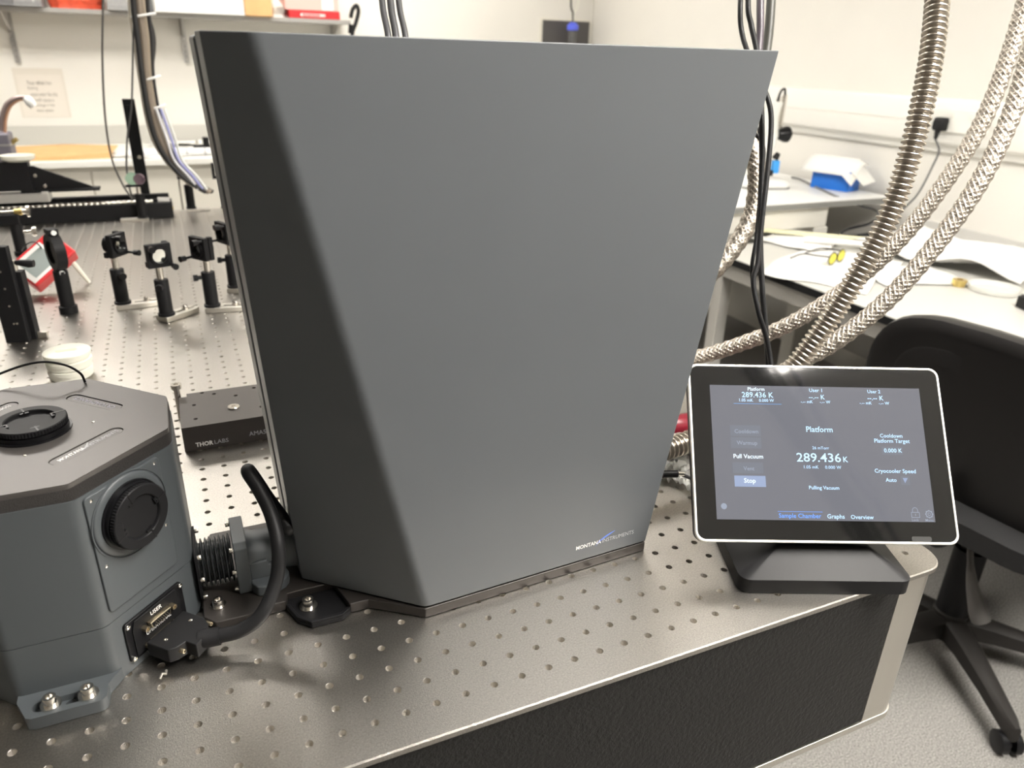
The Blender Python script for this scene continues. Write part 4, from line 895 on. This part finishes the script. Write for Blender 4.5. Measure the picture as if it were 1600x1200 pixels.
def sbx(name, label, cat, u0, u1, h, m, d=.20, y0=SY-.035, base=None, bev=.003):
    x0, x1 = ony(u0, 10, y0).x, ony(u1, 10, y0).x
    t = thing(name, label, cat, ((x0+x1)/2, y0+d/2, zs+.0225)); w2 = (x1-x0)/2
    MB().box(-w2, w2, -d/2, d/2, .014 if base else .0003, h).build('box_body', m, t, 0, bev)
    if base: MB().box(-w2-.001, w2+.001, -d/2-.001, d/2, .0003, .014).build('box_base', m, t, 0)
    return t, w2, d
BASEK = True
sbx('storage_box', 'dark grey box at the bracket end of wall shelf', 'box', -40, 21, .16, GREYB, base=BASEK)
t, w2, d = sbx('storage_box', 'mid grey fabric box between dark box and orange bag on shelf', 'box', 22, 65, .15, mat('grey_box2', (.28,.28,.28), .75, var=(80,.1)), base=BASEK)
MB().box(w2*.45, w2*.5, -d/2-.002, -d/2, .02, .14).build('box_seam', TXTW, t, 0)
xa, xb = ony(70, 8, SY+.05).x, ony(166, 8, SY+.05).x
rb = thing('orange_bag', 'crumpled orange red bag on the wall shelf', 'bag', ((xa+xb)/2, SY+.10, zs+.0225))
b = MB(); rnd = random.Random(4); rg = []
for k in range(9):
    z = .0005+.16*k/8; q = (.86, .88, .89, .88, .86, .82, .78, .7, .5)[k]; rg.append([((xb-xa)/2*q*math.cos(2*math.pi*i/28)*(1+.07*rnd.uniform(-1,1)), .08*q*math.sin(2*math.pi*i/28)*(1+.12*rnd.uniform(-1,1)), z) for i in range(28)])
b.loft(rg); b.build('bag_body', ORANGE, rb, 25)
sbx('storage_box', 'grey box behind the cable bundle on wall shelf', 'box', 168, 208, .15, mat('grey_box3', (.33,.33,.33), .7, var=(80,.1)), base=BASEK)
sbx('storage_box', 'slim charcoal box next to white carton on shelf', 'box', 212, 239, .14, mat('grey_box4', (.13,.135,.14), .7), base=BASEK)
t, w2, d = sbx('white_carton', 'long white carton on the wall shelf', 'carton', 241, 381, .10, PAPER, base=True)
sbx('brown_box', 'small brown cardboard box beside long white carton on shelf', 'box', 382, 425, .11, CARD)
p_ = ony(436, 18, SY+.05)
wr = thing('plastic_wrap', 'twist of white plastic wrap between brown box and red folder', 'wrap', (p_.x, SY+.10, zs+.0225))
b = MB(); rg = []
for k in range(6):
    z = .0005+.09*k/5; q = (1.2,.8,1.0,1.1,.7,.3)[k]; rg.append([(.045*q*math.cos(2*math.pi*i/14)*(1+.25*rnd.uniform(-1,1)), .05*q*math.sin(2*math.pi*i/14)*(1+.25*rnd.uniform(-1,1)), z) for i in range(14)])
b.loft(rg); b.build('wrap_body', PAPER, wr, 20)
xa, xb = ony(452, 22, SY+.01).x, ony(531, 22, SY+.01).x
rf = thing('red_folder', 'red lever folder lying on shelf with a label holder', 'folder', (xa, SY+.01, zs+.0225))
MB().box(0, xb-xa, 0, .20, .0004, .042).build('folder_spine', RED, rf, 0, .003)
MB().box((xb-xa)*.22, (xb-xa)*.70, -.003, 0, .012, .026).build('label_holder', TXTW, rf, 0)
MB().box((xb-xa)*.25, (xb-xa)*.60, -.0035, -.003, .015, .023).build('label_card', RED, rf, 0)
MB().cyl(((xb-xa)*.66,-.004,.019),((xb-xa)*.66,-.003,.019),.006,12).build('finger_ring', BRIGHT, rf)
pk = thing('pink_folder', 'pale pink plastic wallet resting on top of red folder', 'folder', (xa-.02, SY+.012, zs+.0225+.0425))
MB().box(0, xb-xa+.015, 0, .20, .0002, .085).build('wallet', PINK, pk, 0, .003)
MB().box((xb-xa)*.72, (xb-xa)*.95, -.0015, 0, .004, .080).build('spine_label', PAPER, pk, 0)
hk = thing('headset', 'black headset hooked over the end of the wall shelf', 'headset', (ony(553,30,SY-.01).x, SY-.012, zs+.0225))
h0 = hk.location.copy()
MB().tube(spline([ony(548,28,SY-.012)-h0, ony(551,15,SY-.012)-h0, ony(557,9,SY-.012)-h0, ony(560,18,SY-.012)-h0, ony(556,36,SY-.012)-h0, ony(551,50,SY-.012)-h0, ony(549,75,SY-.012)-h0], 8), .012, 10).build('headband', RUB, hk, 60)
q_ = ony(552,44,SY-.012)-h0; MB().rings([(q_+Vector((-.012,0,.02)),.015),(q_+Vector((-.02,0,-.03)),.013)], 12).build('ear_pad', BLKG, hk)
# notice on the wall
a_, b_ = ony(24, 116, YB), ony(108, 182, YB)
nt_ = thing('notice', 'white paper notice with lines of text in a clear sleeve on back wall', 'notice', ((a_.x+b_.x)/2, YB-.0008, (a_.z+b_.z)/2))
w2, h2 = (b_.x-a_.x)/2, (a_.z-b_.z)/2
MB().box(-w2*1.12, w2*1.12, -.0008, 0, -h2*1.05, h2*1.30).build('clear_sleeve', mat('sleeve', (.66,.62,.55), .3), nt_, 0)
MB().box(-w2, w2, -.0016, -.0008, -h2, h2).build('paper', mat('notice_paper', (.70,.655,.59), .7), nt_, 0)
for k, (s, wd, ox, bo) in enumerate((('Please', .24, -.55, .0), ('refrain', .30, .0, .02), ('from', .20, .50, 0), ('flushing', .34, -.50, .0), ('waste water like this', .92, .10, 0), ('it will cause a', .72, .0, .0), ('blockage in the', .70, -.02, 0), ('waste system', .58, -.05, 0))):
    row = 0 if k < 3 else k-2
    text('notice_text', s, mat('notice_ink', (.22,.20,.17), .8), nt_, frame((ox*w2*.75, -.0018, h2*(.62-.27*row)), (1,0,0), (0,0,1)), wd*w2*1.3, .022, bo)
# dark panel with a blue capped bottle, high on the back wall beside the corner
a_, b_ = ony(849, 31, YB-.03), ony(918, 90, YB-.03)
dk = thing('pinboard', 'dark grey framed pinboard on back wall near the room corner', 'pinboard', ((a_.x+b_.x)/2, YB-.001, (a_.z+b_.z)/2))
w2, h2 = (b_.x-a_.x)/2, (a_.z-b_.z)/2
MB().box(-w2, w2, -.030, 0, -h2, h2).build('panel_board', mat('panel_dark', (.075,.07,.07), .5), dk, 0, .002)
MB().box(-w2-.008, w2+.008, -.020, 0, -h2-.008, h2+.010).build('panel_rim', OFFW, dk, 0)
p_ = ony(895, 40, YB-.12)
bo = thing('blue_connector', 'blue capped cylinder hanging on thin leads before dark pinboard', 'connector', p_)
MB().rings([((0,0,.02),.020),((0,0,.0),.040),((0,0,-.028),.040),((0,0,-.032),.030)], 20).build('blue_cap', BLUEC, bo)
MB().rings([((0,0,-.032),.028),((0,0,-.16),.028)], 20).build('cylinder_body', mat('smoke_grey', (.10,.10,.10), .3), bo)
for s_, c_ in ((-.012, RUB), (.016, MILKY)):
    MB().tube(spline([(0,0,.02),(s_*.4,0,.08),(s_*2,0,.16),(s_*1.5,0,.6),(s_,0,ZC-p_.z-.001)], 8), .006, 8).build('hanging_wire', c_, bo, 60)
# ================================================================== RIGHT SIDE: desk, bench, chair
DZ = -.172
dx0, dx1, dy0, dy1 = 1.705, XR-.004, -.9, 1.80
dsk = thing('desk', 'white topped desk with black edge and grey steel frame along right wall', 'desk', (dx0, dy0, ZF))
hd = DZ-ZF; dw, dl = dx1-dx0, dy1-dy0
MB().box(0, dw, 0, dl, hd-.004, hd).build('desk_top', mat('desk_white', (.50,.495,.465), .35), dsk, 0, .001)
MB().box(.001, dw-.001, .001, dl-.001, hd-.028, hd-.0042).build('desk_edge', BLKM, dsk, 0)
FR = mat('desk_frame', (.50,.485,.45), .45)
MB().box(.03, .07, .03, dl-.03, hd-.090, hd-.0285).build('front_rail', FR, dsk, 0, .003)
for y in (.05, .95, 1.85, dl-.09):
    l_ = MB().box(.03, .08, y, y+.05, .02, hd-.0905).build('leg', FR, dsk, 0, .003)
    MB().box(.081, dw-.03, y+.005, y+.045, hd-.085, hd-.0285).build('cross_rail', FR, dsk, 0, .003)
    MB().box(.02, dw-.05, y, y+.05, .0005, .0195).build('foot_bar', FR, dsk, 0, .003)
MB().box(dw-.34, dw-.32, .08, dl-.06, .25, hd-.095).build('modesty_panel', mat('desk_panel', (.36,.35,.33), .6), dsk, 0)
MB().box(dw-.022, dw-.002, .01, dl-.01, hd+.0004, hd+.055).build('cable_upstand', mat('desk_upstand', (.58,.57,.54), .5), dsk, 0, .002)
# white bench beyond the desk
QZ, qx0, qx1, qy0, qy1 = -.047, 1.35, XR-.056, 1.885, 2.95
b2 = thing('side_bench', 'higher white bench with cream steel frame beyond the white desk', 'bench', (qx0, qy0, ZF))
hq = QZ-ZF; qw, ql = qx1-qx0, qy1-qy0
MB().box(0, qw, 0, ql, hq-.004, hq).build('bench_top', mat('bench_white', (.74,.74,.72), .35), b2, 0, .001)
MB().box(.001, qw-.001, .001, ql-.001, hq-.026, hq-.0042).build('bench_edge', mat('bench_edge', (.20,.20,.19), .5), b2, 0)
CRM = mat('cream_frame', (.74,.72,.66), .45)
xl = onz(1300, 330, QZ).x
MB().box(.04, 2.42-qx0, .03, .09, hq-.115, hq-.0265).build('front_rail', CRM, b2, 0, .004)
for x in (.04, 2.36-qx0):
    MB().box(x, x+.075, .03, .10, .0005, hq-.1155).build('leg', CRM, b2, 0, .004)
    MB().box(x, x+.06, ql-.10, ql-.04, .0005, hq-.0265).build('leg', CRM, b2, 0, .004)
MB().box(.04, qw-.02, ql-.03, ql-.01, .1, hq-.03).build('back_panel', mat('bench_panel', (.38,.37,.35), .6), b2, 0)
# carton of gloves on the side bench
gA, gB, gC = onz(1254, 286, QZ), onz(1302, 293, QZ), onz(1328, 287, QZ)
bxw = (gB-gA).length
gx = thing('blue_carton', 'open blue carton covered by a white paper lid on side bench', 'carton', (gA.x-.05, gA.y-.10, QZ), math.atan2(gB.y-gA.y, gB.x-gA.x))
cw, cdp, chh = bxw*1.15, .11, .085
b = MB(); oq = [(0,0),(cw,0),(cw,cdp),(0,cdp)]; iq = [(.003,.003),(cw-.003,.003),(cw-.003,cdp-.003),(.003,cdp-.003)]
b.loft([[(x,y,.0005) for x, y in oq], [(x,y,chh) for x, y in oq], [(x,y,chh) for x, y in iq], [(x,y,.004) for x, y in iq]]); b.build('carton_body', BLUE, gx, 0)
b = MB(); N = 10; V = []; F = []
for j in range(N+1):
    for i in range(N+1):
        s, tq = i/N, j/N
        x = -.05+(cw+.075)*s; y = -.03+(cdp+.03)*tq
        z = chh+.052*math.sin(math.pi*min(1, tq*1.0)*.62)-.012*(1-tq)-(.04*max(0, s-.8)/.2 if tq < .5 else .02*max(0, s-.8)/.2)
        V.append((x, y, z))
for j in range(N):
    for i in range(N): F.append((j*(N+1)+i, j*(N+1)+i+1, (j+1)*(N+1)+i+1, (j+1)*(N+1)+i))
b.add(V, F); o = b.build('paper_lid', PAPER, gx, 40); sd = o.modifiers.new('s', 'SOLIDIFY'); sd.thickness = .002
b = MB(); b.add([(cw+.0,.0,chh),(cw+.06,.01,chh-.05),(cw+.065,cdp,chh-.04),(cw+.002,cdp,chh+.02)], [(0,1,2,3)]); o = b.build('carton_flap', PAPER, gx, 0); sd = o.modifiers.new('s', 'SOLIDIFY'); sd.thickness = .002
# microscope next to the carton
mc0 = onz(1218, 296, QZ)
ms = thing('microscope', 'white stereo microscope with black knobs and blue clip on side bench', 'microscope', (mc0.x-.02, mc0.y+.10, QZ), R(-12))
b = MB(); b.loft([[(x,y,.0005) for x, y in rrect(-.12,.105,-.10,.13,.05,5)], [(x,y,.020) for x, y in rrect(-.12,.105,-.10,.13,.05,5)], [(x,y,.036) for x, y in rrect(-.10,.085,-.08,.11,.04,5)]]); b.build('base', mat('scope_white', (.80,.80,.77), .35), ms, 40)
b = MB(); b.prism(rrect(-.121,.106,-.101,.131,.05,5), .0002, .008); b.build('base_rim', mat('rim_grey', (.25,.25,.25), .5), ms, 0)
MB().box(-.03,.035,.05,.095,.036,.26).build('column', MATS['scope_white'], ms, 0, .012)
MB().cyl((.060,.02,.20),(.060,.02,.385),.011,14).build('chrome_rod', BRIGHT, ms); MB().cyl((.036,.02,.20),(.036,.02,.38),.006,12).build('chrome_rod', BRIGHT, ms)
MB().tube(spline([(.060,.02,.385),(.052,.018,.41),(.034,.015,.40),(.022,.012,.36)], 6), .005, 8).build('hook_wire', RUB, ms, 60)
b = MB(); b.loft([[(x,y,.15) for x, y in disc(.035,20,-.01,-.01)], [(x,y,.22) for x, y in disc(.045,20,-.01,-.01)], [(x,y,.30) for x, y in disc(.035,20,-.02,-.02)], [(x,y,.36) for x, y in disc(.025,20,-.02,-.06)]]); b.build('optical_head', MATS['scope_white'], ms, 50)
for y_ in (-.01, ):
    MB().rings([((.036,y_,.225),.020),((.070,y_,.225),.034),((.085,y_,.225),.034),((.098,y_,.225),.020)], 20).build('focus_knob', BLKG, ms)
    MB().rings([((-.031,y_,.225),.030),((-.085,y_,.225),.030)], 20).build('focus_knob', BLKG, ms)
MB().rings([((.048,.0,.118),.016),((.060,-.005,.145),.010)], 12).build('black_clip', RUB, ms); MB().box(.030,.058,-.035,-.006,.060,.115).build('blue_clip', BLUEL, ms, 0, .003)
MB().box(-.02,.026,-.045,.02,.050,.075).build('stage_clip', RUB, ms, 0, .003)
cable('bench_lead', 'grey lead trailing from the microscope over the edge of side bench', [onz(1237,277,QZ+.006), onz(1250,280,QZ+.005), onz(1268,289,QZ+.004), onz(1290,299,QZ+.004), onz(1305,306,QZ+.003), onz(1318,311,QZ-.02)-Vector((.0,.02,0)), onz(1345,322,-.09), onz(1370,330,-.12), onz(1372,350,-.15), onz(1368,366,-.163)], .0045, mat('lead_mid', (.20,.20,.20), .5))
# socket, plug and flex on the right wall
XS = XR-.0535
a_, b_ = onx(1462, 177, XS), onx(1543, 217, XS)
sk = thing('wall_socket', 'white double wall socket on the dado trunking', 'socket', (XS, (a_.y+b_.y)/2, .278))
w2 = abs(a_.y-b_.y)/2
MB().box(-.009, 0, -w2, w2, -.043, .043).build('face_plate', WHITE, sk, 0, .003)
for s in (-1, 1): MB().box(-.013, -.009, s*w2*.33-.008, s*w2*.33+.008, .012, .032).build('rocker_switch', WHITE, sk, 0, .001)
pl = thing('mains_plug', 'black mains plug pushed into the wall socket', 'plug', (XS-.0105, onx(1474,200,XS).y, .262))
b = MB(); b.loft([[(0,y,z) for y, z in rrect(-.026,.026,-.024,.026,.010,4)], [(-.022,y,z) for y, z in rrect(-.026,.026,-.024,.026,.010,4)], [(-.034,y,z) for y, z in rrect(-.018,.018,-.018,.016,.008,4)]]); b.build('plug_body', RUB, pl, 40)
MB().rings([((-.018,0,-.022),.011),((-.020,0,-.055),.007)], 12).build('plug_tail', RUB, pl)
pe = pl.location+Vector((-.020,0,-.055))
cable('mains_flex', 'grey flex hanging from mains plug down to desk', [pe, onx(1467,236,XR-.08), onx(1456,262,XR-.10), onx(1443,288,XR-.12), onx(1430,308,XR-.14), onx(1408,330,XR-.16), onz(1390,352,DZ+.01)], .0042, mat('flex_grey', (.10,.10,.10), .5))
# clutter on the desk
def dpt(u, v): return onz(u, v, DZ)
for k, (u, v, wx, wy, rz, s_, lb, am) in enumerate(((1300, 418, .52, .34, .5, 21, 'large white paper sheet under the yellow safety glasses on desk', .004), (1500, 408, .40, .62, .15, 23, 'big crumpled white plastic sheet against the wall side of desk', .11), (1235, 372, .30, .26, .3, 25, 'white papers at the far end of desk by the side bench', .010), (1420, 432, .30, .22, -.3, 27, 'white paper sheet beside brass fitting on desk', .004))):
    p_ = dpt(u, v); sheet('desk_paper', lb, 'paper', p_.x, p_.y-(.06 if k == 2 else 0), DZ+.0006+.0008*k, wx, wy, rz, PAPER, am, 18, s_, .5 if am > .05 else 0)
p_ = dpt(1325, 378); ruler = thing('paper_strip', 'long pale yellow paper strip across the far end of desk', 'paper', (p_.x, p_.y, DZ+.012), R(-42))
MB().box(-.34, .34, -.018, .018, .0, .010).build('strip', mat('pale_yellow', (.80,.78,.52), .6), ruler, 0, .001)
p_ = dpt(1298, 387); rl = thing('tissue_roll', 'slim white roll lying beside the yellow paper strip', 'roll', (p_.x, p_.y, DZ+.0115), R(-40))
MB().cyl((-.10,0,.012),(.14,0,.012),.0118,14).build('roll_body', PAPER, rl)
# safety glasses
p_ = dpt(1305, 414)
gl = thing('safety_glasses', 'yellow tinted safety glasses with thin black temples on paper', 'glasses', (p_.x, p_.y, DZ+.002), R(20))
for s in (-1, 1):
    b = MB(); n = 18; rr = [(s*.034+.030*math.cos(2*math.pi*i/n), .0+.004*math.sin(2*math.pi*i/n)*0, .026+.021*math.sin(2*math.pi*i/n)) for i in range(n)]
    b.loft([[(x, -.0012, z) for x, y, z in rr], [(x, .0012, z) for x, y, z in rr]]); b.build('lens', YEL, gl, 0)
    MB().tube(rr+[rr[0]], .0022, 6).build('lens_rim', RUB, gl, 60)
    MB().tube(spline([(s*.064,.002,.036),(s*.070,.04,.034),(s*.068,.09,.030),(s*.060,.125,.012),(s*.056,.14,.003)], 6), .0026, 6).build('temple', RUB, gl, 60)
MB().tube([(-.006,0,.034),(0,-.002,.038),(.006,0,.034)], .0022, 6).build('bridge', RUB, gl, 60)
p_ = dpt(1497, 447); bf = thing('brass_fitting', 'small knurled brass fitting on the desk', 'fitting', (p_.x, p_.y, DZ))
MB().rings([((0,0,.0005),.020),((0,0,.014),.020),((0,0,.014),.022),((0,0,.022),.022),((0,0,.022),.010),((0,0,.012),.010)], 24).build('fitting_body', BRASS, bf)
p_ = dpt(1552, 455); tr = thing('clear_dish', 'clear plastic dish beside brass fitting on desk', 'dish', (p_.x, p_.y, DZ), R(20))
b = MB(); b.rings([((0,0,.0005),.065),((0,0,.002),.072),((0,0,.018),.076),((0,0,.018),.073),((0,0,.004),.068)], 28); b.build('dish_body', CLEAR, tr)
p_ = dpt(1612, 488); bb = thing('black_case', 'flat black case on the desk above the chair back', 'case', (p_.x+.03, p_.y-.05, DZ), R(-20))
MB().box(-.06,.14,-.12,.09,.0005,.034).build('case_body', BLKP, bb, 0, .003); MB().box(-.055,.135,-.115,.085,.0342,.040).build('case_lid', mat('case_lid', (.06,.055,.06), .5), bb, 0, .002)
cable('desk_cable', 'black cable loop on the desk beneath the mains flex', [dpt(1310,372)+Vector((0,0,.012)), dpt(1322,366)+Vector((0,0,.02)), dpt(1352,360)+Vector((0,0,.025)), dpt(1368,352)+Vector((0,0,.02)), dpt(1378,362)+Vector((0,0,.012)), dpt(1350,370)+Vector((0,0,.010)), dpt(1318,373)+Vector((0,0,.010))], .0055, RUB)
cable('desk_cable', 'thick black cable running along the wall side of desk', [dpt(1340,374)+Vector((0,0,.016)), dpt(1375,374)+Vector((0,0,.02)), dpt(1410,377)+Vector((0,0,.012)), dpt(1440,392)+Vector((0,0,.014)), dpt(1425,396)+Vector((0,0,.016)), dpt(1390,392)+Vector((0,0,.016))], .0065, RUB)
# office chair, its back to the table
CX, CY = 1.545, .465
chr_ = thing('office_chair', 'black office chair on castors drawn up to the white desk', 'chair', (CX, CY, ZF), R(8))
def hz_(z): return z-ZF
# star base
for k in range(5):
    a = R(-52+72*k); c_, s_ = math.cos(a), math.sin(a)
    b = MB(); rg = []
    for r_, zt, zb, hw in ((.03,.128,.075,.030),(.10,.122,.078,.027),(.20,.105,.070,.022),(.285,.088,.058,.019),(.315,.082,.042,.010)):
        X = lambda w, z: (c_*r_-s_*w, s_*r_+c_*w, z)
        rg.append([X(-hw,zb),X(hw,zb),X(hw*.9,zt-.008),X(hw*.5,zt),X(-hw*.5,zt),X(-hw*.9,zt-.008)])
    b.loft(rg); lg = b.build('base_leg', mat('chair_base', (.020,.018,.0165), .6, spec=.3), chr_, 40)
    X = lambda w: Vector((c_*.30-s_*w, s_*.30+c_*w, .0262))
    MB().rings([(X(-.024),.020),(X(-.022),.026),(X(-.007),.026),(X(-.006),.012),(X(.006),.012),(X(.007),.026),(X(.022),.026),(X(.024),.020)], 20).build('castor', BLKG, lg, 40)
MB().rings([((0,0,.062),.038),((0,0,.135),.040),((0,0,.140),.034)], 24).build('hub', MATS['chair_base'], chr_)
MB().rings([((0,0,.135),.036),((0,0,.32),.036),((0,0,.32),.024),((0,0,.42),.024)], 24).build('gas_column', BLKM, chr_)
b = MB(); b.loft([[(x,y,.448) for x, y in rrect(-.20,.24,-.215,.215,.08,6)], [(x,y,.452) for x, y in rrect(-.225,.255,-.235,.235,.09,6)], [(x,y,.500) for x, y in rrect(-.23,.26,-.24,.24,.09,6)], [(x,y,.522) for x, y in rrect(-.20,.23,-.21,.21,.08,6)]]); b.build('seat', mat('chair_fabric', (.014,.014,.015), .9, bump=(500,.6,.002)), chr_, 50)
b = MB(); b.loft([[(x,y,.418) for x, y in rrect(-.16,.19,-.18,.18,.07,6)], [(x,y,.4475) for x, y in rrect(-.21,.245,-.225,.225,.08,6)]]); b.build('seat_shell', BLKP, chr_, 40)
MB().box(-.10,.10,-.07,.07,.395,.4178).build('tilt_mechanism', BLKM, chr_, 0, .006)
MB().tube(spline([(-.07,-.02,.400),(-.105,-.040,.37),(-.125,-.070,.315),(-.128,-.100,.260),(-.126,-.112,.240)], 6), .010, 10, rf=lambda i: .007+.013*min(1, max(0, i-8)/10)).build('height_lever', mat('lever_grey', (.12,.115,.11), .5), chr_, 60)
# curved plastic backrest with inset panel
def back_pt(y, z, d):
    # y across, z up the back measured from its bottom edge; d thickness outward (towards -x)
    return (-.165-.10*(z/.50)+ -.03*(1-(y/.24)**2)*-1 - d, y, .440+z)
N = 40; oo = []
for i in range(N):
    a = 2*math.pi*i/N; c_, s_ = math.cos(a), math.sin(a); e = 2/4.2
    oo.append((.235*math.copysign(abs(c_)**e, c_)*(1.0 if s_ < 0 else 1.0-.06*s_), .236+.236*math.copysign(abs(s_)**e, s_)))
def oring(sc, d): return [back_pt(y*sc, .245+(z-.245)*sc, d) for y, z in oo]
b = MB(); b.loft([oring(.90,-.045), oring(.985,-.030), oring(1.0,-.005), oring(.985,.012), oring(.93,.020), oring(.86,.022)])
b.build('backrest', mat('chair_shell', (.013,.012,.012), .42, bump=(700,.08,.0004), spec=.35), chr_, 50)
def oring2(sc, d): return [back_pt(y*sc*.95, .235+(z-.245)*sc, d) for y, z in oo]
b = MB(); b.loft([oring2(.79,.018), oring2(.79,.0235), oring2(.765,.0265), oring2(.4,.027)]); b.build('back_panel', MATS['chair_shell'], chr_, 30)
MB().tube(spline([(-.10,0,.41),(-.19,0,.41),(-.235,0,.47),(-.225,0,.56)], 8), .016, 10).build('back_support', BLKM, chr_, 60)

# bundle of cables slung under the ceiling behind the photographer, mirrored in the touch screen
ov = thing('ceiling_cables', 'loose bundle of dark cables slung along under the ceiling', 'cables', (.50, -.45, ZC))
for k, (dx, dz, rr_) in enumerate(((-.045,-.02,.012),(-.02,.01,.016),(.005,-.01,.014),(.03,.015,.011),(.075,-.015,.010))):
    pts = [(-.02+dx,.10,-.001), (dx,.03,-.12+dz), (.03+dx,-.10,-.22+dz), (.12+dx*1.1,-.6,-.25+dz), (.24+dx*1.0,-1.1,-.26-dz), (.37+dx*1.2,-1.6,-.25+dz), (.50+dx,-2.2,-.26-dz), (.62+dx,-3.2,-.24+dz), (.70+dx,-4.3,-.22+dz)]
    MB().tube(spline(pts, 8), rr_, 8).build('cable_strand', RUB if k != 4 else mat('navy_cable', (.02,.025,.08), .5), ov, 60)
for y_, x_ in ((-.62,.13),(-1.6,.37),(-3.0,.60)):
    MB().tube(spline([(x_-.07,y_,-.001),(x_-.075,y_,-.20),(x_-.05,y_,-.30),(x_+.05,y_,-.30),(x_+.10,y_,-.20),(x_+.10,y_,-.001)], 6), .003, 6).build('hanger_strap', RUB, ov, 60)
